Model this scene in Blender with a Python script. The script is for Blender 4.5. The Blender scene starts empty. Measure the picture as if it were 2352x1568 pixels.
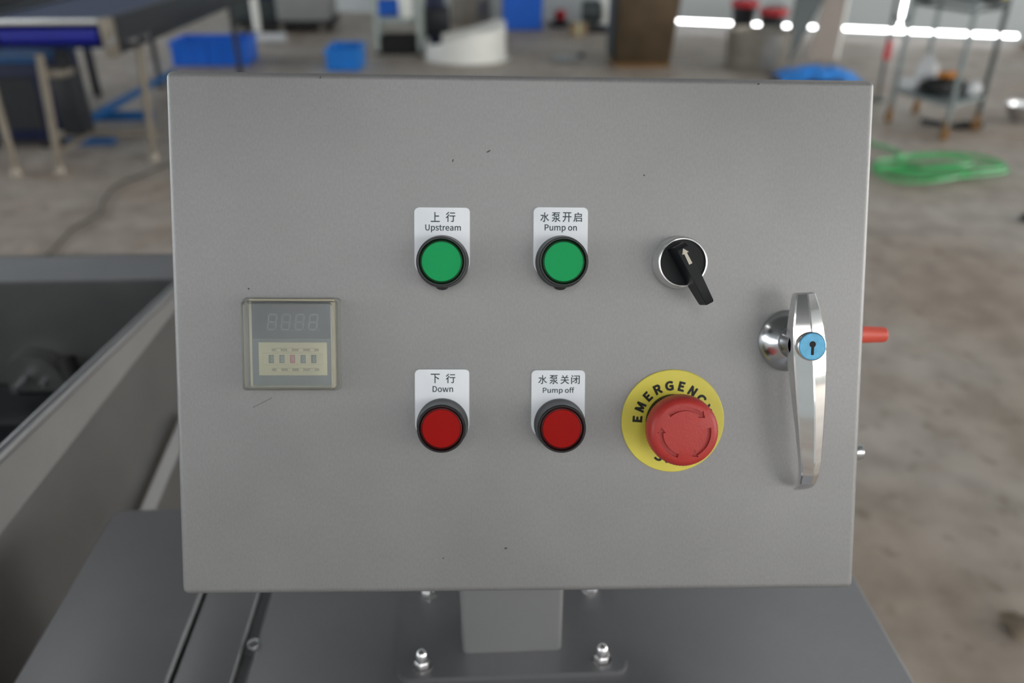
import bpy, bmesh, math, random
from mathutils import Vector, Matrix, Euler
random.seed(7)
PI = math.pi
S = bpy.context.scene
COL = S.collection

# ------------------------------------------------------------------ camera, world, light, exposure
cd = bpy.data.cameras.new('camera')
cd.sensor_width = 36.0
cd.lens = 28.32
cd.clip_start = 0.02
cd.dof.use_dof = True
cd.dof.focus_distance = 0.437
cd.dof.aperture_fstop = 4.9
cam = bpy.data.objects.new('camera', cd)
COL.objects.link(cam)
cam.location = (0, 0, 1.3)
cam.rotation_euler = (math.radians(90 - 28.5), 0, math.radians(-2.6))
S.camera = cam

S.view_settings.view_transform = 'Standard'
S.view_settings.look = 'None'
S.view_settings.gamma = 1.0
S.view_settings.use_curve_mapping = False
S.view_settings.exposure = 0.0

wd = bpy.data.worlds.new('overcast_sky')
S.world = wd
wd.use_nodes = True
bg = wd.node_tree.nodes['Background']
bg.inputs[0].default_value = (0.80, 0.88, 1.0, 1)
bg.inputs[1].default_value = 1.0

LIGHT_SIDE_L = 5.0      # radiance of the daylight windows
LIGHT_SIDE_R = 7.0
LIGHT_NEAR = 3.2
LIGHT_ROOF = 5.5
LIGHT_DECK_FILL = 2.2  # fill from the roof panes added ahead to brighten the deck
LIGHT_GAP = 11.0


# ------------------------------------------------------------------ materials
def new_mat(name):
    m = bpy.data.materials.new(name)
    m.use_nodes = True
    return m, m.node_tree.nodes, m.node_tree.links, m.node_tree.nodes['Principled BSDF']


def srgb(r, g, b):
    f = lambda c: (c / 255 / 12.92) if c / 255 <= 0.04045 else ((c / 255 + 0.055) / 1.055) ** 2.4
    return (f(r), f(g), f(b), 1)


def mat(name, col, rough=0.5, metal=0.0, noise=0.08, scale=30, bump=0.0, bscale=200, coat=0.0, spec=0.5):
    m, N, L, p = new_mat(name)
    p.inputs['Roughness'].default_value = rough
    p.inputs['Metallic'].default_value = metal
    p.inputs['Specular IOR Level'].default_value = spec
    if coat:
        p.inputs['Coat Weight'].default_value = coat
    tc = N.new('ShaderNodeTexCoord')
    if noise:
        nz = N.new('ShaderNodeTexNoise')
        nz.inputs['Scale'].default_value = scale
        nz.inputs['Detail'].default_value = 4
        L.new(tc.outputs['Object'], nz.inputs['Vector'])
        r = N.new('ShaderNodeValToRGB')
        r.color_ramp.elements[0].position = 0.3
        r.color_ramp.elements[1].position = 0.7
        r.color_ramp.elements[0].color = tuple(c * (1 - noise) for c in col[:3]) + (1,)
        r.color_ramp.elements[1].color = tuple(min(1, c * (1 + noise)) for c in col[:3]) + (1,)
        L.new(nz.outputs['Fac'], r.inputs['Fac'])
        L.new(r.outputs['Color'], p.inputs['Base Color'])
    else:
        p.inputs['Base Color'].default_value = col
    if bump:
        n2 = N.new('ShaderNodeTexNoise')
        n2.inputs['Scale'].default_value = bscale
        n2.inputs['Detail'].default_value = 3
        L.new(tc.outputs['Object'], n2.inputs['Vector'])
        b = N.new('ShaderNodeBump')
        b.inputs['Strength'].default_value = bump
        b.inputs['Distance'].default_value = 0.001
        L.new(n2.outputs['Fac'], b.inputs['Height'])
        L.new(b.outputs['Normal'], p.inputs['Normal'])
    return m


def emis(name, col, power):
    m, N, L, p = new_mat(name)
    p.inputs['Base Color'].default_value = (0.8, 0.8, 0.8, 1)
    p.inputs['Emission Color'].default_value = col
    p.inputs['Emission Strength'].default_value = power
    return m


def steel_panel(name, base, metal=0.7, rough=0.42, blotch=0.10, grain=0.10):
    """bead blasted stainless sheet: fine grain, soft blotches, few stains"""
    m, N, L, p = new_mat(name)
    tc = N.new('ShaderNodeTexCoord')
    fine = N.new('ShaderNodeTexNoise')
    fine.inputs['Scale'].default_value = 900
    fine.inputs['Detail'].default_value = 3
    fine.inputs['Roughness'].default_value = 0.7
    big = N.new('ShaderNodeTexNoise')
    big.inputs['Scale'].default_value = 9
    big.inputs['Detail'].default_value = 5
    big.inputs['Roughness'].default_value = 0.6
    mp = N.new('ShaderNodeMapping')
    mp.inputs['Scale'].default_value = (1.0, 0.45, 1.0)
    L.new(tc.outputs['Object'], mp.inputs['Vector'])
    L.new(tc.outputs['Object'], big.inputs['Vector'])
    L.new(mp.outputs['Vector'], fine.inputs['Vector'])
    r1 = N.new('ShaderNodeMapRange')
    r1.inputs['From Min'].default_value = 0.3
    r1.inputs['From Max'].default_value = 0.7
    r1.inputs['To Min'].default_value = 1 - grain
    r1.inputs['To Max'].default_value = 1 + grain
    L.new(fine.outputs['Fac'], r1.inputs['Value'])
    r2 = N.new('ShaderNodeMapRange')
    r2.inputs['From Min'].default_value = 0.3
    r2.inputs['From Max'].default_value = 0.7
    r2.inputs['To Min'].default_value = 1 - blotch
    r2.inputs['To Max'].default_value = 1 + blotch
    L.new(big.outputs['Fac'], r2.inputs['Value'])
    mu = N.new('ShaderNodeMath')
    mu.operation = 'MULTIPLY'
    L.new(r1.outputs['Result'], mu.inputs[0])
    L.new(r2.outputs['Result'], mu.inputs[1])
    vm = N.new('ShaderNodeVectorMath')
    vm.operation = 'SCALE'
    vm.inputs[0].default_value = base[:3]
    L.new(mu.outputs['Value'], vm.inputs['Scale'])
    L.new(vm.outputs['Vector'], p.inputs['Base Color'])
    p.inputs['Metallic'].default_value = metal
    rr = N.new('ShaderNodeMapRange')
    rr.inputs['To Min'].default_value = rough - 0.05
    rr.inputs['To Max'].default_value = rough + 0.08
    L.new(big.outputs['Fac'], rr.inputs['Value'])
    L.new(rr.outputs['Result'], p.inputs['Roughness'])
    b = N.new('ShaderNodeBump')
    b.inputs['Strength'].default_value = 0.12
    b.inputs['Distance'].default_value = 0.0004
    L.new(fine.outputs['Fac'], b.inputs['Height'])
    L.new(b.outputs['Normal'], p.inputs['Normal'])
    return m


def clear_mat():
    m = bpy.data.materials.new('hazy_clear_acrylic')
    m.use_nodes = True
    N, L = m.node_tree.nodes, m.node_tree.links
    N.remove(N['Principled BSDF'])
    out = N['Material Output']
    tr = N.new('ShaderNodeBsdfTransparent')
    tr.inputs['Color'].default_value = (0.97, 0.98, 0.97, 1)
    gl = N.new('ShaderNodeBsdfGlossy')
    gl.inputs['Roughness'].default_value = 0.35
    df = N.new('ShaderNodeBsdfDiffuse')
    df.inputs['Color'].default_value = (0.75, 0.76, 0.74, 1)
    fr = N.new('ShaderNodeFresnel')
    fr.inputs['IOR'].default_value = 1.38
    m1 = N.new('ShaderNodeMixShader')
    m1.inputs[0].default_value = 0.11
    m2 = N.new('ShaderNodeMixShader')
    L.new(tr.outputs[0], m1.inputs[1])
    L.new(df.outputs[0], m1.inputs[2])
    L.new(fr.outputs[0], m2.inputs[0])
    L.new(m1.outputs[0], m2.inputs[1])
    L.new(gl.outputs[0], m2.inputs[2])
    L.new(m2.outputs[0], out.inputs['Surface'])
    return m


M = {}
M['panel'] = steel_panel('bead_blasted_stainless', (0.293, 0.291, 0.291, 1), 0.5, 0.46, 0.07, 0.07)
M['body'] = steel_panel('stainless_sheet', (0.30, 0.30, 0.31, 1), 0.8, 0.35, 0.06, 0.04)
M['deck'] = steel_panel('smooth_stainless_deck', (0.30, 0.30, 0.312, 1), 0.8, 0.42, 0.06, 0.03)
M['tank'] = steel_panel('shaded_tank_steel', (0.19, 0.19, 0.192, 1), 0.7, 0.42, 0.08, 0.03)  # darker copy of the stainless, the tank's shade put into its colour
M['post'] = steel_panel('satin_stainless_post', (0.33, 0.33, 0.33, 1), 0.6, 0.5, 0.03, 0.03)
M['chrome'] = mat('polished_chrome', (0.9, 0.89, 0.89, 1), 0.09, 1.0, 0.03, 60)
M['chrome_soft'] = mat('satin_chrome', (0.62, 0.63, 0.65, 1), 0.20, 1.0, 0.03, 60)
M['alu'] = mat('bright_aluminium', (0.9, 0.9, 0.9, 1), 0.25, 0.9, 0.02, 60)
M['black'] = mat('black_plastic', srgb(22, 24, 27), 0.42, 0, 0.1, 60, spec=0.25)
M['black_ring'] = mat('glossy_black_plastic', srgb(16, 18, 20), 0.3, 0, 0.1, 60)
M['collar'] = mat('dark_grey_collar', srgb(58, 60, 63), 0.38, 0.3, 0.08, 60)
M['green_lens'] = mat('green_lens_plastic', srgb(14, 160, 90), 0.5, 0, 0.03, 30, spec=0.2)
M['green_rim'] = mat('dark_green_rim', srgb(8, 52, 24), 0.35, 0, 0.03, 30)
M['red_lens'] = mat('red_lens_plastic', srgb(155, 5, 0), 0.5, 0, 0.03, 30, spec=0.15)
M['red_rim'] = mat('dark_red_rim', srgb(66, 6, 10), 0.35, 0, 0.03, 30)
M['legend'] = mat('white_legend_plastic', srgb(236, 240, 246), 0.4, 0, 0.02, 60)
M['ink'] = mat('dark_ink', srgb(42, 62, 66), 0.6, 0, 0, 60)
M['ink_black'] = mat('black_ink', srgb(16, 20, 12), 0.6, 0, 0, 60)
M['yellow'] = mat('yellow_plate', srgb(226, 212, 82), 0.38, 0, 0.04, 60)
M['stop_red'] = mat('red_mushroom_plastic', srgb(180, 50, 44), 0.42, 0, 0.04, 80, 0.15, 900)
M['arrow'] = mat('cream_arrow_paint', srgb(206, 198, 182), 0.5, 0, 0.03, 60)
M['blue_film'] = mat('blue_film_lock_face', srgb(92, 182, 226), 0.35, 0.0, 0.12, 300)
M['void'] = mat('dark_slot', srgb(18, 18, 20), 0.7, 0, 0, 60)
M['beige'] = mat('beige_relay_plastic', srgb(205, 196, 172), 0.5, 0, 0.03, 60)
M['cream'] = mat('cream_panel_plastic', srgb(212, 205, 172), 0.5, 0, 0.03, 60)
M['cream_key'] = mat('cream_key_plastic', srgb(168, 160, 132), 0.5, 0, 0.03, 60)
M['display'] = mat('smoked_blue_display', srgb(46, 58, 78), 0.25, 0, 0.02, 60)
M['lower'] = mat('blue_grey_faceplate', srgb(98, 112, 120), 0.45, 0, 0.02, 60)
M['segment'] = mat('unlit_segment', srgb(128, 136, 146), 0.5, 0, 0, 60)
M['wheel'] = mat('grey_thumbwheel', srgb(98, 116, 118), 0.5, 0, 0.03, 60)
M['wheel_red'] = mat('red_thumbwheel', srgb(190, 105, 105), 0.5, 0, 0.03, 60)
M['wheel_ink'] = mat('thumbwheel_mark', srgb(170, 182, 180), 0.5, 0, 0, 60)
M['clear'] = clear_mat()
M['knob_red'] = mat('orange_red_plastic', srgb(214, 80, 62), 0.45, 0, 0.04, 60)
M['speck'] = mat('dark_grime', srgb(80, 78, 76), 0.8, 0, 0.2, 60)
M['dark'] = mat('dark_painted_steel', srgb(38, 41, 46), 0.4, 0.2, 0.15, 10)
M['navy'] = mat('navy_paint', srgb(18, 28, 62), 0.4, 0.1, 0.15, 8)
M['blue_roller'] = mat('royal_blue_roller', srgb(12, 26, 140), 0.35, 0, 0.08, 8)
M['blue_belt'] = mat('blue_conveyor_belt', srgb(12, 36, 88), 0.5, 0, 0.08, 8, spec=0.3)
M['blue_rail'] = mat('blue_painted_rail', srgb(25, 84, 140), 0.4, 0, 0.1, 8)
M['crate'] = mat('blue_crate_plastic', srgb(30, 130, 222), 0.4, 0, 0.06, 12)
M['crate_dark'] = mat('deep_blue_crate_plastic', srgb(20, 104, 215), 0.4, 0, 0.06, 12)
M['sheet_blue'] = mat('sky_blue_plastic_film', srgb(34, 140, 235), 0.4, 0, 0.15, 12)
M['galv'] = mat('galvanised_tube', srgb(132, 142, 142), 0.4, 0.5, 0.12, 20)
M['warm_steel'] = mat('warm_leg_steel', srgb(140, 132, 120), 0.4, 0.4, 0.1, 15)
M['pale_green'] = mat('pale_green_paint', srgb(168, 178, 172), 0.45, 0, 0.08, 12)
M['rust'] = mat('rusty_brown', srgb(128, 92, 42), 0.7, 0, 0.3, 40)
M['rubber'] = mat('black_rubber', srgb(26, 26, 28), 0.7, 0, 0.1, 30)
M['white'] = mat('white_plastic', srgb(242, 243, 238), 0.35, 0, 0.03, 12)
M['white_bag'] = mat('white_plastic_bag', srgb(200, 202, 204), 0.5, 0, 0.08, 30)
M['orange'] = mat('orange_cloth', srgb(205, 130, 45), 0.6, 0, 0.15, 30)
M['tape'] = mat('yellow_tape', srgb(222, 205, 30), 0.5, 0, 0.06, 30)
M['grey_box'] = mat('light_grey_enclosure', srgb(150, 152, 152), 0.45, 0.1, 0.04, 6)
M['brown_reflection'] = mat('stainless_brown_reflection', srgb(92, 78, 60), 0.32, 0.55, 0.2, 5)  # stainless; the brown is a reflection put into the base colour
M['red'] = mat('red_plastic', srgb(190, 28, 42), 0.4, 0, 0.06, 20)
M['char'] = mat('charcoal_plastic', srgb(36, 38, 44), 0.45, 0, 0.08, 20)
M['pinkish'] = mat('pinkish_board', srgb(132, 122, 115), 0.5, 0, 0.04, 10)
M['slate'] = mat('slate_grey_sheet', srgb(66, 74, 76), 0.45, 0.2, 0.06, 10)
M['drum'] = mat('galvanised_drum', srgb(150, 145, 136), 0.38, 0.5, 0.12, 8)
M['card'] = mat('tan_cardboard', srgb(150, 128, 96), 0.7, 0, 0.08, 20)
M['hose'] = mat('green_hose', srgb(70, 175, 100), 0.3, 0, 0.12, 30)
M['cable'] = mat('grey_cable', srgb(84, 80, 75), 0.6, 0, 0.1, 30)
M['rock'] = mat('crumbled_mortar', srgb(125, 112, 95), 0.8, 0, 0.3, 40)
M['foil'] = mat('crumpled_foil', srgb(190, 195, 198), 0.3, 0.6, 0.1, 30)
M['wall'] = mat('painted_sandwich_panel', srgb(196, 203, 204), 0.6, 0, 0.02, 2)
M['roof'] = mat('roof_sheet', srgb(92, 95, 97), 0.6, 0, 0.03, 2)
M['win_l'] = emis('daylight_pane_left', (0.93, 0.97, 1.0, 1), LIGHT_SIDE_L)
M['win_n'] = emis('daylight_pane_near', (1.0, 0.98, 0.96, 1), LIGHT_NEAR)
M['win_r'] = emis('daylight_pane_right', (1.0, 0.98, 0.94, 1), LIGHT_SIDE_R)
M['win_roof'] = emis('daylight_roof_pane', (0.95, 0.98, 1.0, 1), LIGHT_ROOF)
M['deck_fill'] = emis('deck_fill_roof_pane', (0.95, 0.98, 1.0, 1), LIGHT_DECK_FILL)  # glow of the added panes over the deck
M['gap'] = emis('daylight_gap', (1.0, 0.97, 0.98, 1), LIGHT_GAP)


def floor_mat():
    m, N, L, p = new_mat('worn_concrete')
    tc = N.new('ShaderNodeTexCoord')
    n1 = N.new('ShaderNodeTexNoise'); n1.inputs['Scale'].default_value = 1.3; n1.inputs['Detail'].default_value = 6
    n2 = N.new('ShaderNodeTexNoise'); n2.inputs['Scale'].default_value = 7; n2.inputs['Detail'].default_value = 5
    n3 = N.new('ShaderNodeTexNoise'); n3.inputs['Scale'].default_value = 16; n3.inputs['Detail'].default_value = 2
    for n in (n1, n2, n3):
        L.new(tc.outputs['Object'], n.inputs['Vector'])
    r1 = N.new('ShaderNodeValToRGB')
    r1.color_ramp.elements[0].position = 0.35
    r1.color_ramp.elements[1].position = 0.65
    r1.color_ramp.elements[0].color = srgb(166, 152, 139)
    r1.color_ramp.elements[1].color = srgb(184, 178, 170)
    L.new(n1.outputs['Fac'], r1.inputs['Fac'])
    r2 = N.new('ShaderNodeValToRGB')
    r2.color_ramp.elements[0].position = 0.32
    r2.color_ramp.elements[1].position = 0.62
    r2.color_ramp.elements[0].color = (0.72, 0.70, 0.68, 1)
    r2.color_ramp.elements[1].color = (1.04, 1.04, 1.04, 1)
    L.new(n2.outputs['Fac'], r2.inputs['Fac'])
    mx = N.new('ShaderNodeMix'); mx.data_type = 'RGBA'; mx.blend_type = 'MULTIPLY'
    mx.inputs[0].default_value = 1.0
    L.new(r1.outputs['Color'], mx.inputs[6]); L.new(r2.outputs['Color'], mx.inputs[7])
    r3 = N.new('ShaderNodeValToRGB')
    r3.color_ramp.elements[0].position = 0.28
    r3.color_ramp.elements[1].position = 0.40
    r3.color_ramp.elements[0].color = (0.62, 0.58, 0.54, 1)
    r3.color_ramp.elements[1].color = (1, 1, 1, 1)
    L.new(n3.outputs['Fac'], r3.inputs['Fac'])
    my = N.new('ShaderNodeMix'); my.data_type = 'RGBA'; my.blend_type = 'MULTIPLY'
    my.inputs[0].default_value = 0.8
    L.new(mx.outputs[2], my.inputs[6]); L.new(r3.outputs['Color'], my.inputs[7])
    L.new(my.outputs[2], p.inputs['Base Color'])
    p.inputs['Roughness'].default_value = 0.55
    return m


M['floor'] = floor_mat()


# ------------------------------------------------------------------ mesh helpers
def obj(name, bm, m, parent=None, smooth=True, angle=40):
    me = bpy.data.meshes.new(name)
    bmesh.ops.recalc_face_normals(bm, faces=bm.faces[:])
    if smooth:
        for f in bm.faces:
            f.smooth = True
        for e in bm.edges:
            if len(e.link_faces) == 2 and e.calc_face_angle(0) > math.radians(angle):
                e.smooth = False
    bm.to_mesh(me)
    bm.free()
    me.materials.append(M[m] if isinstance(m, str) else m)
    o = bpy.data.objects.new(name, me)
    COL.objects.link(o)
    o.parent = parent
    return o


def thing(name, label, cat, loc=(0, 0, 0), rz=0.0, group=None):
    o = bpy.data.objects.new(name, None)
    COL.objects.link(o)
    o.empty_display_size = 0.05
    o.location = loc
    o.rotation_euler = (0, 0, rz)
    tag(o, label, cat, group)
    return o


def tag(o, label, cat, group=None):
    o['label'] = label
    o['category'] = cat
    if group:
        o['group'] = group
    return o


def struct(name, bm, m, parent=None, smooth=False):
    o = obj(name, bm, m, parent, smooth)
    if parent is None:
        o['kind'] = 'structure'
    return o


def NB():
    return bmesh.new()


def box(bm, x0, x1, y0, y1, z0, z1, bev=0.0, seg=2, rot=None):
    r = bmesh.ops.create_cube(bm, size=1)
    vs = r['verts']
    bmesh.ops.scale(bm, vec=(x1 - x0, y1 - y0, z1 - z0), verts=vs)
    if bev:
        es = list({e for v in vs for e in v.link_edges})
        rr = bmesh.ops.bevel(bm, geom=es, offset=bev, segments=seg, affect='EDGES', profile=0.5)
        vs = list({v for f in rr['faces'] for v in f.verts} | {v for v in vs if v.is_valid})
    c = Vector(((x0 + x1) / 2, (y0 + y1) / 2, (z0 + z1) / 2))
    if rot is not None:
        bmesh.ops.rotate(bm, cent=(0, 0, 0), matrix=rot, verts=vs)
    bmesh.ops.translate(bm, vec=c, verts=vs)
    return vs


def cone(bm, p0, p1, r0, r1=None, seg=20, cap=True):
    if r1 is None:
        r1 = r0
    p0, p1 = Vector(p0), Vector(p1)
    d = p1 - p0
    q = d.to_track_quat('Z', 'Y').to_matrix()
    a, b = [], []
    for i in range(seg):
        t = 2 * PI * i / seg
        v = q @ Vector((math.cos(t), math.sin(t), 0))
        a.append(bm.verts.new(p0 + v * r0))
        b.append(bm.verts.new(p1 + v * r1))
    for i in range(seg):
        j = (i + 1) % seg
        bm.faces.new((a[i], a[j], b[j], b[i]))
    if cap:
        bm.faces.new(a[::-1])
        bm.faces.new(b)


def lathe(bm, prof, c=(0, 0, 0), seg=64, axis='Z', a0=0.0):
    """prof: (r, h) list turned about local Z at c"""
    rings = []
    c = Vector(c)
    for r, h in prof:
        if r < 1e-7:
            p = Vector((0, 0, h))
            if axis == 'X': p = Vector((h, 0, 0))
            if axis == 'Y': p = Vector((0, h, 0))
            rings.append([bm.verts.new(c + p)])
        else:
            ring = []
            for i in range(seg):
                t = a0 + 2 * PI * i / seg
                x, y = r * math.cos(t), r * math.sin(t)
                p = Vector((x, y, h))
                if axis == 'X': p = Vector((h, x, y))
                if axis == 'Y': p = Vector((x, h, y))
                ring.append(bm.verts.new(c + p))
            rings.append(ring)
    for A, B in zip(rings[:-1], rings[1:]):
        if len(A) == 1 and len(B) == 1:
            continue
        for i in range(seg):
            j = (i + 1) % seg
            if len(A) == 1:
                bm.faces.new((A[0], B[i], B[j]))
            elif len(B) == 1:
                bm.faces.new((A[i], A[j], B[0]))
            else:
                bm.faces.new((A[i], A[j], B[j], B[i]))


def prism(bm, pts, z0, z1):
    a = [bm.verts.new((x, y, z0)) for x, y in pts]
    b = [bm.verts.new((x, y, z1)) for x, y in pts]
    n = len(pts)
    for i in range(n):
        j = (i + 1) % n
        bm.faces.new((a[i], a[j], b[j], b[i]))
    bm.faces.new(a[::-1])
    bm.faces.new(b)


def tube(bm, pts, r, seg=10, closed=False):
    pts = [Vector(p) for p in pts]
    n = len(pts)
    rings = []
    for i, p in enumerate(pts):
        if closed:
            d = pts[(i + 1) % n] - pts[i - 1]
        else:
            d = pts[min(i + 1, n - 1)] - pts[max(i - 1, 0)]
        d.normalize()
        up = Vector((0, 0, 1)) if abs(d.z) < 0.95 else Vector((1, 0, 0))
        s = d.cross(up).normalized()
        u = s.cross(d).normalized()
        rings.append([bm.verts.new(p + (s * math.cos(2 * PI * k / seg) + u * math.sin(2 * PI * k / seg)) * r) for k in range(seg)])
    m = n if closed else n - 1
    for i in range(m):
        A, B = rings[i], rings[(i + 1) % n]
        for k in range(seg):
            j = (k + 1) % seg
            bm.faces.new((A[k], A[j], B[j], B[k]))
    if not closed:
        bm.faces.new(rings[0][::-1])
        bm.faces.new(rings[-1])


def smooth_path(pts, n=8):
    """Catmull-Rom"""
    P = [Vector(p) for p in pts]
    P = [P[0] * 2 - P[1]] + P + [P[-1] * 2 - P[-2]]
    out = []
    for i in range(1, len(P) - 2):
        a, b, c, d = P[i - 1:i + 3]
        for k in range(n):
            t = k / n
            out.append(0.5 * ((2 * b) + (c - a) * t + (2 * a - 5 * b + 4 * c - d) * t * t + (3 * b - a - 3 * c + d) * t ** 3))
    out.append(P[-2])
    return out


def shell_box(bm, x0, x1, y0, y1, z0, z1, t, bev=0.0):
    """open topped box with wall thickness"""
    box(bm, x0, x1, y0, y1, z0, z0 + t, bev)
    box(bm, x0, x0 + t, y0, y1, z0, z1, bev)
    box(bm, x1 - t, x1, y0, y1, z0, z1, bev)
    box(bm, x0 + t, x1 - t, y0, y0 + t, z0, z1, bev)
    box(bm, x0 + t, x1 - t, y1 - t, y1, z0, z1, bev)


_tc = {}
try:      # Blender's own bundled sans serif; the built-in font is the fallback
    import os
    FONT = bpy.data.fonts.load(os.path.join(bpy.utils.resource_path('LOCAL'), 'datafiles', 'fonts', 'Noto Sans CJK Regular.woff2'))
except Exception:
    FONT = None


def text_geo(s, bold=0.0):
    k = (s, bold)
    if k not in _tc:
        cu = bpy.data.curves.new('lettering_source', 'FONT')
        cu.body = s
        cu.size = 1
        cu.resolution_u = 4
        if FONT:
            cu.font = FONT
        o = bpy.data.objects.new('lettering_source', cu)
        COL.objects.link(o)
        dg = bpy.context.evaluated_depsgraph_get()
        me = o.evaluated_get(dg).to_mesh()
        vs = [v.co.copy() for v in me.vertices]
        fs = [tuple(p.vertices) for p in me.polygons]
        o.evaluated_get(dg).to_mesh_clear()
        COL.objects.unlink(o)
        bpy.data.objects.remove(o)
        bpy.data.curves.remove(cu)
        _tc[k] = (vs, fs)
    return _tc[k]


def add_text(bm, s, bb, z, bold=0.0, xf=None):
    """fit the string's outline into the box bb=(x0,x1,y0,y1)"""
    if bold:       # heavier weight: the outline stamped in a small ring
        for i in range(8):
            t = PI / 4 * i
            dx, dy = bold * math.cos(t), bold * math.sin(t)
            add_text(bm, s, (bb[0] + bold + dx, bb[1] - bold + dx, bb[2] + bold + dy, bb[3] - bold + dy), z + i * 0.004, 0, xf)
    vs, fs = text_geo(s, 0)
    if not vs:
        return
    ax, bx = min(v.x for v in vs), max(v.x for v in vs)
    ay, by = min(v.y for v in vs), max(v.y for v in vs)
    new = []
    for v in vs:
        p = Vector((bb[0] + (v.x - ax) / (bx - ax) * (bb[1] - bb[0]),
                    bb[2] + (v.y - ay) / (by - ay) * (bb[3] - bb[2]), z))
        if xf is not None:
            p = xf @ p
        new.append(bm.verts.new(p))
    for f in fs:
        try:
            bm.faces.new([new[i] for i in f])
        except ValueError:
            pass


# ------------------------------------------------------------------ the hall
bm = NB(); box(bm, -13, 13, -8, 17, -0.1, 0)
struct('floor', bm, 'floor')
bm = NB(); box(bm, -13, 13, -8, 17, 6.0, 6.1)
struct('ceiling', bm, 'roof')
bm = NB(); box(bm, -13.1, -13, -8, 17, 0, 6)
struct('wall_left', bm, 'wall')
bm = NB(); box(bm, 13, 13.1, -8, 17, 0, 6)
struct('wall_right', bm, 'wall')
bm = NB(); box(bm, -13, 13, -8.1, -8, 0, 6)
struct('wall_near', bm, 'wall')
# far wall, set at an angle to the machine
WA = Vector((1.68, 10.53, 0)); WB = Vector((5.83, 8.76, 0))
wdir = (WB - WA).normalized()
wang = math.atan2(wdir.y, wdir.x)
wl = bpy.data.meshes.new('tmp')
bm = NB()
box(bm, -15, 0.2, 0, 0.1, 0, 6)                 # solid part, left
box(bm, 0.2, 4.44, 0, 0.1, 0, 0.052)            # sill under the daylight gap
box(bm, 0.2, 3.265, 0, 0.1, 0.084, 6)           # raised leaves over the gap
box(bm, 3.285, 4.44, 0, 0.1, 0.084, 6)
box(bm, 4.44, 12.5, 0, 0.1, 0, 6)
for k in range(14):
    box(bm, -14 + k * 1.9, -13.96 + k * 1.9, -0.012, 0, 0.4, 6)
o = struct('wall_far', bm, 'wall')
o.location = WA; o.rotation_euler = (0, 0, wang)
bm = NB(); box(bm, 0.2, 4.44, 0.04, 0.06, 0.052, 0.084)
o = struct('window_1', bm, 'gap'); o.location = WA; o.rotation_euler = (0, 0, wang)
bm = NB(); box(bm, 3.265, 3.285, 0.04, 0.06, 0.084, 6.0)
o = struct('window_2', bm, 'gap'); o.location = WA; o.rotation_euler = (0, 0, wang)
n = 3
for k in range(5):
    y0 = -7 + k * 4.6
    bm = NB(); box(bm, -12.99, -12.96, y0, y0 + 3.9, 1.4, 4.6)
    w = struct('window_%d' % n, bm, 'win_l'); n += 1
    bm = NB()
    for yy in (y0, y0 + 1.3, y0 + 2.6, y0 + 3.9):
        box(bm, -12.99, -12.92, yy - 0.03, yy + 0.03, 1.4, 4.6)
    struct('window_frame', bm, 'galv', w)
    if k < 4:
        bm = NB(); box(bm, 12.96, 12.99, y0, y0 + 4.4, 0.7, 4.6)
        w = struct('window_%d' % n, bm, 'win_r'); n += 1
        bm = NB()
        for yy in (y0, y0 + 2.2, y0 + 4.4):
            box(bm, 12.92, 12.99, yy - 0.03, yy + 0.03, 0.7, 4.6)
        struct('window_frame', bm, 'galv', w)
for k in range(5):
    x0 = -11.5 + k * 4.7
    wz0, wz1 = ((4.5, 5.7), (2.2, 5.6))[k >= 3]
    bm = NB(); box(bm, x0, x0 + 3.9, -7.99, -7.96, wz0, wz1)
    w = struct('window_%d' % n, bm, 'win_n'); n += 1
    bm = NB()
    for xx in (x0, x0 + 1.3, x0 + 2.6, x0 + 3.9):
        box(bm, xx - 0.03, xx + 0.03, -7.99, -7.92, wz0, wz1)
    struct('window_frame', bm, 'galv', w)
for k in range(2):
    y0 = -7 + k * 10.0
    for x0 in ((-7.5, 0.0, 7.5), (-4.4, 4.0))[k]:
        bm = NB(); box(bm, x0 - 0.6, x0 + 0.6, y0, y0 + 3.2, 5.96, 5.99)
        struct('window_%d' % n, bm, 'win_roof' if k == 0 else 'deck_fill'); n += 1  # second row is out of view, added to light the deck

# ------------------------------------------------------------------ control cabinet
# root stands on the base plate; the tilted face frame FM carries everything on the box
RX, RY, RZ = 0.0205, 0.476, 0.765
cab = thing('control_cabinet', 'grey stainless control cabinet with push buttons on a square post', 'control cabinet', (RX, RY, RZ))
FR = Matrix(((0.999713, 0.023137, -0.006215), (-0.014861, 0.395393, -0.918392), (-0.018792, 0.918221, 0.395623)))
FO = Vector((0.025627, 0.408412, 1.078121))
FM = Matrix.Translation(FO - Vector((RX, RY, RZ))) @ FR.to_4x4()


def fpart(name, bm, m, label=None, smooth=True, angle=40):
    """part mounted on the tilted box; millimetre-free metres in (u, v, w)"""
    o = obj(name, bm, m, cab, smooth, angle)
    o.matrix_local = FM
    if label:
        o['label'] = label
    return o


def mm(bm):
    bmesh.ops.scale(bm, vec=(0.001, 0.001, 0.001), verts=bm.verts[:])
    return bm


# door and body
bm = NB(); box(bm, -200, 200, -150, 150, -22, 0, 4.0, 6)
door = fpart('cabinet_door', mm(bm), 'panel', angle=60)
bm = NB(); box(bm, -196, 196, -146, 146, -190, -22.5, 2.0, 3)
fpart('cabinet_body', mm(bm), 'body', angle=60)
bm = NB(); box(bm, -194, 194, -144, 144, -23.2, -21.2)
fpart('door_gasket', mm(bm), 'rubber', smooth=False)
for v in (-105, 100):
    bm = NB(); cone(bm, (-201, v - 16, -26), (-201, v + 16, -26), 3.2, seg=14)
    fpart('hinge', mm(bm), 'chrome_soft')
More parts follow.
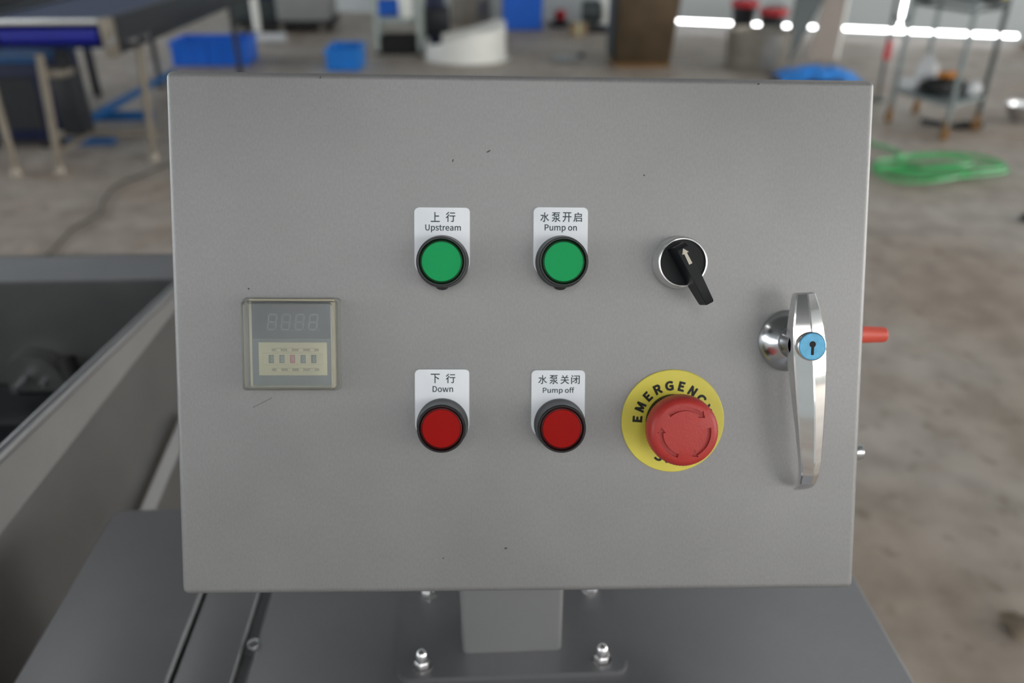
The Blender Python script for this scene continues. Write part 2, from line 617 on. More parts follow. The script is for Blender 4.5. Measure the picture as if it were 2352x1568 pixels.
# grime specks on the door
for (u, v, a, b, r) in ((-20.9, 107.5, 1.4, .45, .5), (-41.0, 102.2, .9, .4, 1.3), (67.8, 95, .6, .5, 0), (-10.1, -122.9, 1.0, .6, .2),
                        (132.1, 146.6, .8, .5, .3), (-156.8, 29.5, .6, .5, 0), (-47.0, -128.7, .5, .4, 0), (-114.5, 146.9, .9, .3, 1.2)):
    bm = NB()
    pts = [(u + a * math.cos(r) * math.cos(t) - b * math.sin(r) * math.sin(t), v + a * math.sin(r) * math.cos(t) + b * math.cos(r) * math.sin(t))
           for t in [2 * PI * i / 9 for i in range(9)]]
    prism(bm, pts, 0.0, 0.06)
    o = obj('grime_speck', mm(bm), 'speck', door, False)
# long thin scratches lower left of the timer
for (p, q) in (((-156, -38.6), (-145, -33.0)),):
    bm = NB()
    d = Vector((q[0] - p[0], q[1] - p[1])).normalized()
    nn = Vector((-d.y, d.x)) * 0.13
    prism(bm, [(p[0] - nn.x, p[1] - nn.y), (q[0] - nn.x, q[1] - nn.y), (q[0] + nn.x, q[1] + nn.y), (p[0] + nn.x, p[1] + nn.y)], 0, 0.03)
    obj('scratch', mm(bm), 'speck', door, False)


# legend plates ------------------------------------------------------
def legend_plate(u0, u1, vtop, cu, cv, lines, label):
    bm = NB()
    pts = []
    r = 2.4
    for k in range(7):
        t = PI / 2 * k / 6
        pts.append((u1 - r + r * math.cos(t), vtop - r + r * math.sin(t)))
    for k in range(7):
        t = PI / 2 + PI / 2 * k / 6
        pts.append((u0 + r + r * math.cos(t), vtop - r + r * math.sin(t)))
    R = (u1 - u0) / 2
    cc = (u0 + u1) / 2
    for k in range(25):
        t = PI + PI * k / 24
        pts.append((cc + R * math.cos(t), cv + R * math.sin(t) * 0.74))
    prism(bm, pts, 0.0, 1.5)
    es = [e for e in bm.edges if all(v.co.z > 1.4 for v in e.verts)]
    bmesh.ops.bevel(bm, geom=es, offset=0.55, segments=3, affect='EDGES', profile=0.5)
    pl = fpart('legend_plate', mm(bm), 'legend', label)
    # locking tab peeping out under the collar
    bm = NB()
    prism(bm, [(cc + 3.6 * math.cos(t), cv - 13.9 + 2.2 * math.sin(t)) for t in [2 * PI * i / 20 for i in range(20)]], 0.0, 3.0)
    obj('gasket_tab', mm(bm), 'black', pl)
    for items in lines:
        bm = NB()
        for s, bb in items:
            add_text(bm, s, bb, 1.56, 0.07)
        obj('lettering', mm(bm), 'ink', pl, False)
    return pl


def push_button(cu, cv, lens, rim, label):
    bm = NB()
    lathe(bm, [(0, 0.2), (14.8, 0.2), (14.9, 1.0), (14.9, 4.2), (14.5, 5.4), (13.9, 12.0), (13.7, 15.4)], (cu, cv, 0), 64)
    b = fpart('push_button', mm(bm), 'collar', label)
    bm = NB()
    lathe(bm, [(13.7, 15.2), (13.65, 16.6), (13.2, 17.2), (12.6, 17.2), (12.2, 16.7), (12.1, 14.4)], (cu, cv, 0), 64)
    obj('bezel_ring', mm(bm), 'black_ring', b)
    bm = NB()
    lathe(bm, [(12.2, 14.6), (12.05, 15.5), (11.4, 16.0), (11.05, 16.05), (11.0, 15.3)], (cu, cv, 0), 64)
    obj('lens_rim', mm(bm), rim, b)
    bm = NB()
    lathe(bm, [(11.1, 14.8), (11.0, 15.8), (10.7, 16.15), (8, 16.25), (0, 16.3)], (cu, cv, 0), 64)
    obj('button_lens', mm(bm), lens, b)
    return b


legend_plate(-62.8, -31.4, 75.8, -46.6, 45.3,
             [[('上', (-53.5, -48.4, 67.7, 73.3)), ('行', (-45.0, -39.6, 67.8, 73.4))], [('Upstream', (-56.6, -36.5, 61.9, 66.3))]],
             'white legend plate reading Upstream')
legend_plate(4.8, 35.8, 76.4, 20.6, 45.6,
             [[('水', (8.6, 13.6, 68.2, 73.6)), ('泵', (15.1, 20.1, 68.2, 73.6)), ('开', (21.3, 26.4, 68.2, 73.7)), ('启', (27.5, 32.4, 68.3, 73.7))],
              [('Pump on', (11.1, 29.5, 62.3, 66.8))]], 'white legend plate reading Pump on')
legend_plate(-63.0, -31.7, -16.4, -47.0, -47.8,
             [[('下', (-53.9, -48.7, -24.3, -18.8)), ('行', (-45.2, -39.7, -24.3, -18.8))], [('Down', (-52.8, -41.0, -29.5, -26.0))]],
             'white legend plate reading Down')
legend_plate(4.3, 35.4, -16.8, 20.4, -48.0,
             [[('水', (8.2, 13.2, -24.8, -19.6)), ('泵', (14.7, 19.7, -24.8, -19.6)), ('关', (21.1, 26.1, -24.8, -19.6)), ('闭', (27.3, 32.3, -24.8, -19.6))],
              [('Pump off', (10.9, 29.2, -30.8, -26.7))]], 'white legend plate reading Pump off')
push_button(-46.8, 45.3, 'green_lens', 'green_rim', 'green push button below the Upstream plate')
push_button(20.8, 45.6, 'green_lens', 'green_rim', 'green push button below the Pump on plate')
push_button(-47.1, -48.0, 'red_lens', 'red_rim', 'red push button below the Down plate')
push_button(20.7, -48.2, 'red_lens', 'red_rim', 'red push button below the Pump off plate')

# selector switch ----------------------------------------------------
su, sv = 88.5, 45.6
bm = NB()
lathe(bm, [(0, 0.1), (15.2, 0.1), (15.3, 1.5), (14.9, 3.0), (14.4, 10.6), (14.15, 11.6), (13.6, 12.1), (12.95, 12.0), (12.6, 11.2), (12.55, 9.6)], (su, sv, 0), 72)
sel = fpart('selector_switch', mm(bm), 'alu', 'selector switch with silver ring and black lever')
bm = NB(); lathe(bm, [(12.6, 9.5), (12.5, 10.2), (0, 10.2)], (su, sv, 0), 64)
obj('dial_face', mm(bm), 'black', sel)
bm = NB()
ang = math.radians(-62.3)
# lever: wide skirt on the dial narrowing to a raised bar that overhangs
secs = [(-10.5, 3.4, 10.0, 22.5), (-8.5, 3.3, 10.0, 26.2), (10, 2.75, 10.0, 27.2), (24.5, 2.45, 15.5, 27.0), (25.3, 2.2, 16.3, 26.4)]
rings = []
for (a, h, z0, z1) in secs:
    rings.append([bm.verts.new((a, s * (h + (0.9 if z < z1 else 0)), z)) for s, z in ((-1, z0), (1, z0), (1, z1), (-1, z1))])
for A, B in zip(rings[:-1], rings[1:]):
    for i in range(4):
        j = (i + 1) % 4
        bm.faces.new((A[i], A[j], B[j], B[i]))
bm.faces.new(rings[0][::-1]); bm.faces.new(rings[-1])
bmesh.ops.bevel(bm, geom=bm.edges[:], offset=0.3, segments=2, affect='EDGES')
bmesh.ops.rotate(bm, cent=(0, 0, 0), matrix=Matrix.Rotation(ang, 3, 'Z'), verts=bm.verts[:])
bmesh.ops.translate(bm, vec=(su, sv, 0), verts=bm.verts[:])
obj('switch_lever', mm(bm), 'black', sel)
bm = NB()
apts = [(-8.4, 0), (-5.4, 1.95), (-5.4, 0.8), (1.0, 0.95), (1.0, -0.95), (-5.4, -0.8), (-5.4, -1.95)]
prism(bm, apts, 26.9, 27.25)
for v in bm.verts:
    v.co.z += (v.co.x + 8.5) * 0.03 - 0.45
bmesh.ops.rotate(bm, cent=(0, 0, 0), matrix=Matrix.Rotation(ang, 3, 'Z'), verts=bm.verts[:])
bmesh.ops.translate(bm, vec=(su, sv, 0), verts=bm.verts[:])
obj('arrow_mark', mm(bm), 'arrow', sel, False)

# emergency stop -----------------------------------------------------
eu, ev = 87.3, -46.7
bm = NB()
lathe(bm, [(0, 0.0), (30.2, 0.0), (30.3, 0.9), (29.9, 1.3), (0, 1.3)], (eu, ev, 0), 96)
est = fpart('emergency_stop', mm(bm), 'yellow', 'round yellow plate of the emergency stop button')
bm = NB()
for ch, deg in zip('EMERGENCY', (176.5, 156.5, 136, 116.5, 97, 77, 57.5, 38.5, 20)):
    R = Matrix.Translation((eu, ev, 0)) @ Matrix.Rotation(math.radians(deg - 90), 4, 'Z') @ Matrix.Translation((0, 20.9, 0))
    wdt = {'M': 2.6, 'G': 2.5, 'C': 2.5, 'R': 2.2, 'N': 2.2, 'Y': 2.4}.get(ch, 1.9)
    add_text(bm, ch, (-wdt, wdt, -2.9, 2.9), 1.36, 0.42, R)
for ch, deg in zip('STOP', (249.5, 262.5, 277, 291)):
    R = Matrix.Translation((eu, ev, 0)) @ Matrix.Rotation(math.radians(deg + 90), 4, 'Z') @ Matrix.Translation((0, -22.2, 0))
    add_text(bm, ch, (-2.4, 2.4, -2.9, 2.9), 1.36, 0.42, R)
obj('lettering', mm(bm), 'ink_black', est, False)
bm = NB()
lathe(bm, [(16.0, 1.3), (16.0, 6.5), (15.2, 7.5), (12.5, 8.5), (11.0, 20.0)], (eu, ev, 0), 48)
obj('stop_collar', mm(bm), 'black', est)
# mushroom head with knurled rim and three recessed turn arrows
bm = NB()
mc = (86.8, -47.3)
seg = 144
prof = [(0, 18.0), (17.6, 18.0), (19.4, 18.9), (19.75, 20.7), (19.75, 26.0), (19.4, 28.7), (18.7, 30.5), (17.5, 31.9), (16.0, 32.6), (8, 32.85), (0, 32.9)]
rings = []
for (r, h) in prof:
    if r == 0:
        rings.append([bm.verts.new((mc[0], mc[1], h))])
        continue
    ring = []
    for i in range(seg):
        t = 2 * PI * i / seg
        rr = r - (0.28 if (i % 2 and 18.5 < h < 29) else 0)
        ring.append(bm.verts.new((mc[0] + rr * math.cos(t), mc[1] + rr * math.sin(t), h)))
    rings.append(ring)
for A, B in zip(rings[:-1], rings[1:]):
    for i in range(seg):
        j = (i + 1) % seg
        if len(A) == 1:
            bm.faces.new((A[0], B[j], B[i]))
        elif len(B) == 1:
            bm.faces.new((A[i], A[j], B[0]))
        else:
            bm.faces.new((A[i], A[j], B[j], B[i]))
head = obj('stop_button', mm(bm), 'stop_red', est, True, 50)
head['label'] = 'red mushroom head with three turn arrows'


def arrow_pts(a0, a1, ah, r, hw, hh):
    """clockwise arc arrow, degrees a0 -> a1 body, ah tip"""
    P = []
    n_ = 16
    for k in range(n_ + 1):
        t = math.radians(a0 + (a1 - a0) * k / n_)
        P.append((mc[0] + (r + hw) * math.cos(t), mc[1] + (r + hw) * math.sin(t)))
    t = math.radians(a1)
    P.append((mc[0] + (r + hh) * math.cos(t), mc[1] + (r + hh) * math.sin(t)))
    t2 = math.radians(ah)
    P.append((mc[0] + r * 1.02 * math.cos(t2), mc[1] + r * 1.02 * math.sin(t2)))
    P.append((mc[0] + (r - hh) * math.cos(t), mc[1] + (r - hh) * math.sin(t)))
    for k in range(n_, -1, -1):
        t = math.radians(a0 + (a1 - a0) * k / n_)
        P.append((mc[0] + (r - hw) * math.cos(t), mc[1] + (r - hw) * math.sin(t)))
    return P


bm = NB()
for (a0, a1, ah) in ((133, 52, 38), (12, -60, -74), (-106, -180, -193)):
    prism(bm, arrow_pts(a0, a1, ah, 13.2, 1.1, 2.4), 31.2, 35)
bmesh.ops.recalc_face_normals(bm, faces=bm.faces[:])
mm(bm)
cme = bpy.data.meshes.new('cutter'); bm.to_mesh(cme); bm.free()
cut = bpy.data.objects.new('cutter', cme); COL.objects.link(cut)
cut.parent = est
md = head.modifiers.new('cut', 'BOOLEAN'); md.operation = 'DIFFERENCE'; md.solver = 'EXACT'; md.object = cut
bpy.context.view_layer.update()
dg = bpy.context.evaluated_depsgraph_get()
nme = bpy.data.meshes.new_from_object(head.evaluated_get(dg))
head.modifiers.clear()
if len(nme.polygons) > 500:
    head.data = nme
    b2 = bmesh.new(); b2.from_mesh(nme)
    for e in b2.edges:
        e.smooth = not (len(e.link_faces) == 2 and e.calc_face_angle(0) > math.radians(35))
    for f in b2.faces:
        f.smooth = True
    b2.to_mesh(nme); b2.free()
bpy.data.objects.remove(cut)

# timer relay --------------------------------------------------------
bm = NB(); box(bm, -155.0, -107.8, -26.4, 24.0, 0.0, 7.4, 0.8, 2)
tim = fpart('timer_relay', mm(bm), 'beige', 'digital timer relay under a hazy clear cover')
bm = NB(); box(bm, -153.4, -109.4, -24.9, 22.5, 7.3, 7.9, 0.2, 1)
obj('faceplate', mm(bm), 'lower', tim)
bm = NB(); box(bm, -153.0, -109.8, 2.0, 22.1, 7.8, 8.3, 0.2, 1)
obj('display_window', mm(bm), 'display', tim)
bm = NB()
box(bm, -149.6, -111.6, -18.9, -0.2, 7.8, 8.9, 0.3, 2)
box(bm, -147.6, -113.6, -12.9, -6.1, 8.8, 9.3, 0.2, 1)
obj('thumbwheel_panel', mm(bm), 'cream', tim)


def digit(cx, cy, hw, hh, z, w=0.75):
    bm = NB()
    g = 0.12
    sl = 0.12
    sh = lambda x, y: (cx + x + (y) * sl, cy + y)
    for (y) in (-hh, 0, hh):
        prism(bm, [sh(-hw + g, y), sh(-hw + w * .6, y - w / 2), sh(hw - w * .6, y - w / 2), sh(hw - g, y), sh(hw - w * .6, y + w / 2), sh(-hw + w * .6, y + w / 2)], z, z + 0.08)
    for x in (-hw, hw):
        for (ya, yb) in ((-hh, 0), (0, hh)):
            prism(bm, [sh(x, ya + g), sh(x + w / 2, ya + w * .6), sh(x + w / 2, yb - w * .6), sh(x, yb - g), sh(x - w / 2, yb - w * .6), sh(x - w / 2, ya + w * .6)], z, z + 0.08)
    box(bm, cx + hw + 0.5, cx + hw + 1.1, cy - hh - 0.4, cy - hh + 0.2, z, z + 0.08)
    return obj('digit', mm(bm), 'segment', tim, False)


for k in range(4):
    digit(-141.8 + k * 7.6, 11.2, 2.2, 4.2, 8.3)
for k in range(5):
    cx = -142.5 + k * 5.9
    bm = NB(); box(bm, cx - 1.45, cx + 1.45, -11.9, -7.2, 9.25, 9.42, 0.1, 1)
    w = obj('thumbwheel', mm(bm), 'wheel_red' if k == 2 else 'wheel', tim, False)
    if k == 2:
        w['label'] = 'pinkish red thumbwheel'
    bm = NB(); add_text(bm, '8' if k == 2 else '0', (cx - .2, cx + 1.0, -11.2, -7.9), 9.45)
    obj('lettering', mm(bm), 'wheel_ink', tim, False)
for k in range(4):
    cx = -138.2 + k * 6.2
    for cy in (-4.4, -15.6):
        bm = NB(); box(bm, cx - 1.4, cx + 1.4, cy - 1.0, cy + 1.0, 8.8, 10.3, 0.3, 2)
        obj('thumbwheel_key', mm(bm), 'cream', tim)
for cy in (-4.4, -15.6):
    bm = NB(); box(bm, -142.3, -116.0, cy - 0.8, cy + 0.8, 8.85, 9.05)
    obj('key_groove', mm(bm), 'cream_key', tim, False)
# clear cover: hollow lid with rounded outer corners and a stepped skirt
bm = NB()


def rrect(x0, x1, y0, y1, r, z, n=5):
    out = []
    for (cx, cy, a) in ((x1 - r, y1 - r, 0), (x0 + r, y1 - r, 90), (x0 + r, y0 + r, 180), (x1 - r, y0 + r, 270)):
        for k in range(n + 1):
            t = math.radians(a + 90 * k / n)
            out.append((cx + r * math.cos(t), cy + r * math.sin(t), z))
    return out


def loft(bm, loops, cap=True):
    R = [[bm.verts.new(p) for p in lp] for lp in loops]
    for A, B in zip(R[:-1], R[1:]):
        n_ = len(A)
        for i in range(n_):
            j = (i + 1) % n_
            bm.faces.new((A[i], A[j], B[j], B[i]))
    if cap:
        bm.faces.new(R[-1])
    return R


X0, X1, Y0, Y1 = -159.6, -105.0, -28.4, 24.6
def lp(i, z, r):
    return rrect(X0 + i, X1 - i, Y0 + i, Y1 - i, r, z)
loft(bm, [lp(0, 0.05, 2.0), lp(0.1, 3.0, 2.0), lp(1.3, 3.2, 2.2), lp(1.6, 12.6, 2.2), lp(2.1, 13.6, 2.2), lp(3.0, 14.0, 2.2)])
loft(bm, [lp(1.6, 0.05, 1.6), lp(2.9, 3.2, 1.6), lp(3.0, 12.4, 1.6)])
cv = obj('clear_cover', mm(bm), 'clear', tim, True, 50)
cv['label'] = 'clear acrylic cover'

# door handle --------------------------------------------------------
hu, hv = 154.3, 0.5
bm = NB()
lathe(bm, [(0, 0.0), (17.6, 0.0), (17.8, 1.2), (17.2, 2.6), (13.2, 7.0), (9.6, 10.0), (9.3, 11.0), (9.3, 12.0)], (hu, hv, 0), 64)
hd = fpart('door_handle', mm(bm), 'chrome_soft', 'chrome swing handle with blue faced key lock', angle=30)
bm = NB(); lathe(bm, [(9.2, 10.5), (9.3, 11.0), (9.1, 24.0)], (hu, hv, 0), 48)
obj('handle_neck', mm(bm), 'chrome_soft', hd)
# grip: lofted sections; a along grip, half width, back height, edge height, ridge height
bm = NB()
secs = [(29.0, 4.6, 21.5, 25.0, 26.6), (28.2, 5.4, 20.0, 27.4, 29.4), (20, 7.0, 19.0, 28.8, 31.2), (10, 8.6, 18.5, 29.6, 32.6), (0, 9.3, 18.0, 30.0, 33.4), (-12, 9.1, 18.5, 29.8, 33.6),
        (-30, 8.2, 19.5, 28.8, 33.0), (-50, 6.9, 20.0, 27.2, 31.4), (-66, 5.9, 19.5, 25.6, 29.4), (-74, 5.3, 18.0, 23.6, 26.6), (-80, 4.9, 14.5, 19.8, 21.8), (-84.5, 4.5, 9.5, 14.0, 15.2), (-87, 4.0, 5.5, 8.2, 8.8)]
rings = []
for (a, h, zb, ze, zr) in secs:
    ring = []
    ring.append((-h + 0.9, a, zb)); ring.append((-h, a, zb + 1.2)); ring.append((-h, a, ze - 0.8)); ring.append((-h + 0.7, a, ze))
    ring.append((-0.45, a, zr - 0.05)); ring.append((0.45, a, zr - 0.05))
    ring.append((h - 0.7, a, ze)); ring.append((h, a, ze - 0.8)); ring.append((h, a, zb + 1.2)); ring.append((h - 0.9, a, zb))
    rings.append([bm.verts.new(p) for p in ring])
for A, B in zip(rings[:-1], rings[1:]):
    for i in range(10):
        j = (i + 1) % 10
        bm.faces.new((A[i], A[j], B[j], B[i]))
bm.faces.new(rings[0]); bm.faces.new(rings[-1])
bmesh.ops.rotate(bm, cent=(0, 0, 0), matrix=Matrix.Rotation(math.radians(4.6), 3, 'Z'), verts=bm.verts[:])
bmesh.ops.translate(bm, vec=(155.3, 0.5, 0), verts=bm.verts[:])
obj('handle_grip', mm(bm), 'chrome', hd, True, 9.5)
# raised boss and lock
bm = NB(); lathe(bm, [(8.0, 26), (8.0, 33.4), (7.7, 33.9), (7.45, 34.0), (7.3, 33.6)], (154.8, 0.4, 0), 48)
obj('lock_boss', mm(bm), 'chrome', hd)
bm = NB(); lathe(bm, [(7.4, 30), (7.3, 33.9), (7.0, 34.3), (0, 34.3)], (154.8, 0.4, 0), 48)
lk = obj('lock_cylinder', mm(bm), 'blue_film', hd)
lk['label'] = 'light blue lock face'
bm = NB()
prism(bm, [(154.8 + 1.75 * math.cos(t), 1.6 + 1.75 * math.sin(t)) for t in [2 * PI * i / 20 for i in range(20)]], 34.25, 34.42)
bmesh.ops.translate(bm, vec=(0, 0, 0), verts=bm.verts[:])
box(bm, 154.1, 155.6, -4.2, 0.6, 34.25, 34.41)
obj('keyhole', mm(bm), 'void', hd, False)

# red isolator knob and bolt on the right flank
bm = NB(); lathe(bm, [(9, 196), (9, 202), (6.4, 202.5), (6.4, 214), (6.0, 214.5), (5.2, 241), (4.5, 242.5), (0, 242.5)], (0, -0.6, -60), 32, 'X')
fpart('side_knob', mm(bm), 'knob_red', 'orange red tapered knob on the right flank')
bm = NB(); lathe(bm, [(8, 196), (8, 199), (5.6, 199.2), (5.6, 214), (5.4, 221), (4.8, 222.6), (0, 223)], (0, -76, -45), 24, 'X')
fpart('side_bolt', mm(bm), 'chrome_soft')

# post and base plate (vertical, under the tilted box)
bm = NB()
X0, X1, Y0, Y1 = -0.040, 0.040, -0.0245, 0.0255


def zcab(y):           # underside of the tilted box above local y
    return 0.131 - 0.4308 * (y + 0.0245)


lpz = rrect(X0, X1, Y0, Y1, 0.004, 0, 4)
A = [bm.verts.new((x, y, 0.004)) for x, y, z in lpz]
B = [bm.verts.new((x, y, zcab(y))) for x, y, z in lpz]
for i in range(len(A)):
    j = (i + 1) % len(A)
    bm.faces.new((A[i], A[j], B[j], B[i]))
bm.faces.new(A[::-1]); bm.faces.new(B)
o = obj('post', bm, 'post', cab)
bm = NB()
pts = rrect(-0.0915, 0.0915, -0.047, 0.058, 0.010, 0, 6)
prism(bm, [(x, y) for x, y, z in pts], 0.0, 0.005)
es = [e for e in bm.edges if all(v.co.z > 0.0045 for v in e.verts)]
bmesh.ops.bevel(bm, geom=es, offset=0.0008, segments=2, affect='EDGES')
bp = obj('base_plate', bm, 'deck', cab)
for (x, y) in ((-0.0715, -0.035), (0.0710, -0.036), (-0.0700, 0.040), (0.0715, 0.039)):
    bm = NB()
    lathe(bm, [(0, 0.005), (0.0068, 0.005), (0.0068, 0.0062), (0, 0.0063)], (x, y, 0), 24)
    lathe(bm, [(0, 0.0062), (0.0058, 0.0062), (0.0058, 0.0102), (0.0052, 0.0108), (0, 0.0109)], (x, y, 0), 6, a0=random.random())
    lathe(bm, [(0.0043, 0.0106), (0.0043, 0.0150), (0.0037, 0.0172), (0.0022, 0.0187), (0, 0.0192)], (x, y, 0), 24)
    for v in bm.verts:
        v.co = Vector((x + (v.co.x - x) * 1.12, y + (v.co.y - y) * 1.12, .005 + (v.co.z - .005) * 1.2))
    obj('cap_nut', bm, 'chrome', bp)

# ------------------------------------------------------------------ processing machine under and beside the cabinet
mac = thing('processing_machine', 'stainless steel machine with open tank left and flat deck under the cabinet', 'machine', (0, 0.45, 0))


def mpart(name, bm, m, smooth=True, angle=40, label=None, parent=None):
    bmesh.ops.translate(bm, vec=(0, -0.45, 0), verts=bm.verts[:])
    o = obj(name, bm, m, parent or mac, smooth, angle)
    if label: o['label'] = label
    return o


bm = NB(); box(bm, -0.190, 0.335, 0.16, 0.643, 0.757, 0.765, 0.0035, 3)
dk = mpart('deck_plate', bm, 'deck', angle=60)
bm = NB(); box(bm, -0.246, -0.1995, 0.16, 0.643, 0.757, 0.7665, 0.0025, 3)
mpart('deck_strip', bm, 'deck', angle=60)
bm = NB(); box(bm, -0.368, -0.2485, 0.16, 0.643, 0.757, 0.770, 0.0035, 3)
mpart('side_cover', bm, 'deck', angle=60)
bm = NB(); box(bm, -0.36, 0.327, 0.17, 0.635, 0.42, 0.757)
mpart('base_housing', bm, 'body', False)
for (x, y) in ((-0.191, 0.4715), (0.27, 0.20), (-0.191, 0.20), (0.31, 0.62)):
    bm = NB()
    lathe(bm, [(0.0056, 0.765), (0.0056, 0.7662), (0.0048, 0.7682), (0.0030, 0.7690), (0.0026, 0.7678), (0, 0.7678)], (x, y, 0), 24)
    mpart('button_screw', bm, 'chrome_soft')
for (x, y) in ((-0.34, 0.19), (0.307, 0.19), (-0.34, 0.615), (0.307, 0.615)):
    bm = NB(); box(bm, x - 0.02, x + 0.02, y - 0.02, y + 0.02, 0.03, 0.42, 0.003, 2)
    lg = mpart('leg', bm, 'body')
    bm = NB(); cone(bm, (x, y, 0), (x, y, 0.012), 0.03, 0.028); cone(bm, (x, y, 0.012), (x, y, 0.04), 0.008)
    mpart('foot', bm, 'rubber', parent=lg)


# tank
def quad(bm, pts, t=Vector((0, 0, 0))):
    a = [bm.verts.new(p) for p in pts]
    b = [bm.verts.new(Vector(p) + t) for p in pts]
    n_ = len(pts)
    bm.faces.new(a); bm.faces.new(b[::-1])
    for i in range(n_):
        j = (i + 1) % n_
        bm.faces.new((a[i], b[i], b[j], a[j]))


def lx(y, off=0.0):
    return -0.446 + off + 0.115 * (y - 0.625)


bm = NB(); quad(bm, [(-1.35, 1.029, .85), (lx(1.029) - .004, 1.029, .85), (lx(1.12) - .004, 1.120, .85), (-1.35, 1.124, .85)], Vector((0, 0, -.003)))
quad(bm, [(-1.35, 1.124, .85), (lx(1.12) - .004, 1.120, .85), (lx(1.12) - .004, 1.120, .81), (-1.35, 1.124, .81)], Vector((0, -.003, 0)))
mpart('tank_rim', bm, 'deck', False)
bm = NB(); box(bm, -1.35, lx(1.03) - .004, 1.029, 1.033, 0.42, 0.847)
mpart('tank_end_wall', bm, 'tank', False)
bm = NB()
quad(bm, [(lx(.2), .2, .85), (lx(1.03), 1.03, .85), (lx(1.03), 1.03, .829), (lx(.2), .2, .745)], Vector((-.003, 0, 0)))
mpart('side_flange', bm, 'panel', False)
bm = NB()
tube(bm, [(lx(.2, -.004), .2, .849), (lx(1.03, -.004), 1.03, .848)], 0.0065, 12)
mpart('flange_lip', bm, 'body')
bm = NB()
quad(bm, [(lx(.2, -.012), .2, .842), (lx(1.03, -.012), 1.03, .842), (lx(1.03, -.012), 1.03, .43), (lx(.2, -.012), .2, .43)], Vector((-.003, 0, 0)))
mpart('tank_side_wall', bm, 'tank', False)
bm = NB()
d = Vector((-.012, -.096, -.034)); a = Vector((-.408, .950, .682))
quad(bm, [a + Vector((0, 0, .008)), a + d * 4 + Vector((0, 0, .008)), a + d * 4 + Vector((.012, 0, -.004)), a + Vector((.012, 0, -.004))], Vector((-.006, 0, -.010)))
mpart('frame_rail', bm, 'panel', False)
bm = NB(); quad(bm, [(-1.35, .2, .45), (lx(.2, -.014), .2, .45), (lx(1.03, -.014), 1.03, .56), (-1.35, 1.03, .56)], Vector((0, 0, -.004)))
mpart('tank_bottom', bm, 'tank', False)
bm = NB(); box(bm, -1.354, -1.35, .2, 1.03, .42, .85)
mpart('tank_outer_wall', bm, 'body', False)
bm = NB(); box(bm, -1.35, lx(.2), .196, .2, .42, .80)
mpart('tank_near_wall', bm, 'body', False)
# bearing block on the far wall
bm = NB()
prism(bm, [(-.035, 0), (.045, 0), (.040, .030), (.022, .050), (-.008, .056), (-.030, .045)], -.03, 0)
bmesh.ops.rotate(bm, cent=(0, 0, 0), matrix=Matrix.Rotation(PI / 2, 3, 'X'), verts=bm.verts[:])
bmesh.ops.translate(bm, vec=(-.630, .998, .694), verts=bm.verts[:])
bb = mpart('bearing_block', bm, 'tank')
bm = NB(); cone(bm, (-.637, .995, .716), (-.637, .965, .716), .006, .005, 16)
mpart('shaft_end', bm, 'chrome_soft', parent=bb)
bm = NB(); cone(bm, (-.613, .998, .710), (-.613, .990, .710), .004, .004, 6)
mpart('bolt', bm, 'chrome_soft', parent=bb)
bm = NB(); box(bm, -.70, -.50, .92, 1.028, .60, .692, .004, 2)
mpart('bearing_bracket', bm, 'dark')
bm = NB()
tube(bm, smooth_path([(-.575, 1.0, .745), (-.565, .985, .72), (-.560, .97, .69), (-.560, .95, .62)], 5), .012, 10)
mpart('drive_belt', bm, 'rubber')
bm = NB(); cone(bm, (lx(.78, -.03), .78, .80), (lx(.78, -.045), .78, .80), .006, .006, 12)
mpart('bolt', bm, 'chrome_soft')
for (x, y) in ((-1.30, .25), (-.50, .25), (-1.30, .98), (-.47, .98)):
    bm = NB(); box(bm, x - 0.02, x + 0.02, y - 0.02, y + 0.02, 0.03, 0.46, 0.003, 2)
    lg = mpart('leg', bm, 'body')
    bm = NB(); cone(bm, (x, y, 0), (x, y, 0.012), 0.03, 0.028); cone(bm, (x, y, 0.012), (x, y, 0.04), 0.008)
    mpart('foot', bm, 'rubber', parent=lg)
bm = NB(); box(bm, -.48, -.34, .50, .54, .44, .48)
mpart('tie_bar', bm, 'body')

# ------------------------------------------------------------------ background
# blue belt conveyor, upper left
cv0 = Vector((-2.18, 4.5, 0))
con = thing('belt_conveyor', 'steel framed belt conveyor with royal blue roller and belt', 'conveyor', cv0)


def cpart(name, bm, m, smooth=True, origin=cv0, root=None):
    bmesh.ops.translate(bm, vec=-origin, verts=bm.verts[:])
    return obj(name, bm, m, root or con, smooth)


for x in (-1.86, -2.56):
    bm = NB(); box(bm, x - .02, x + .02, 4.52, 7.9, .61, .79, .004, 2)
    cpart('side_frame', bm, 'dark')
bm = NB(); box(bm, -2.54, -1.89, 4.5, 7.9, .765, .775); box(bm, -2.54, -1.89, 4.5, 7.9, .64, .65)
cpart('belt', bm, 'blue_belt', False)
bm = NB(); cone(bm, (-2.42, 4.50, .700), (-1.925, 4.50, .702), .040, seg=28)
cpart('roller', bm, 'blue_roller')
bm = NB(); box(bm, -2.56, -1.90, 4.44, 4.47, .765, .787, .003, 2)
cpart('end_bar', bm, 'alu')
bm = NB(); box(bm, -1.90, -1.845, 4.45, 4.52, .60, .79, .006, 2)
br = cpart('end_bracket', bm, 'warm_steel')
for (x, z) in ((-1.86, .67), (-1.845, .69)):
    bm = NB(); cone(bm, (x, 4.455, z), (x, 4.43, z), .014, .012, 12)
    cpart('bolt', bm, 'chrome_soft', root=br)
for (x, y) in ((-1.80, 4.62), (-1.79, 4.78)):
    bm = NB(); cone(bm, (x - .04, y, .665), (x + .01, y, .665), .016, .014, 12)
    cpart('bolt', bm, 'chrome_soft')
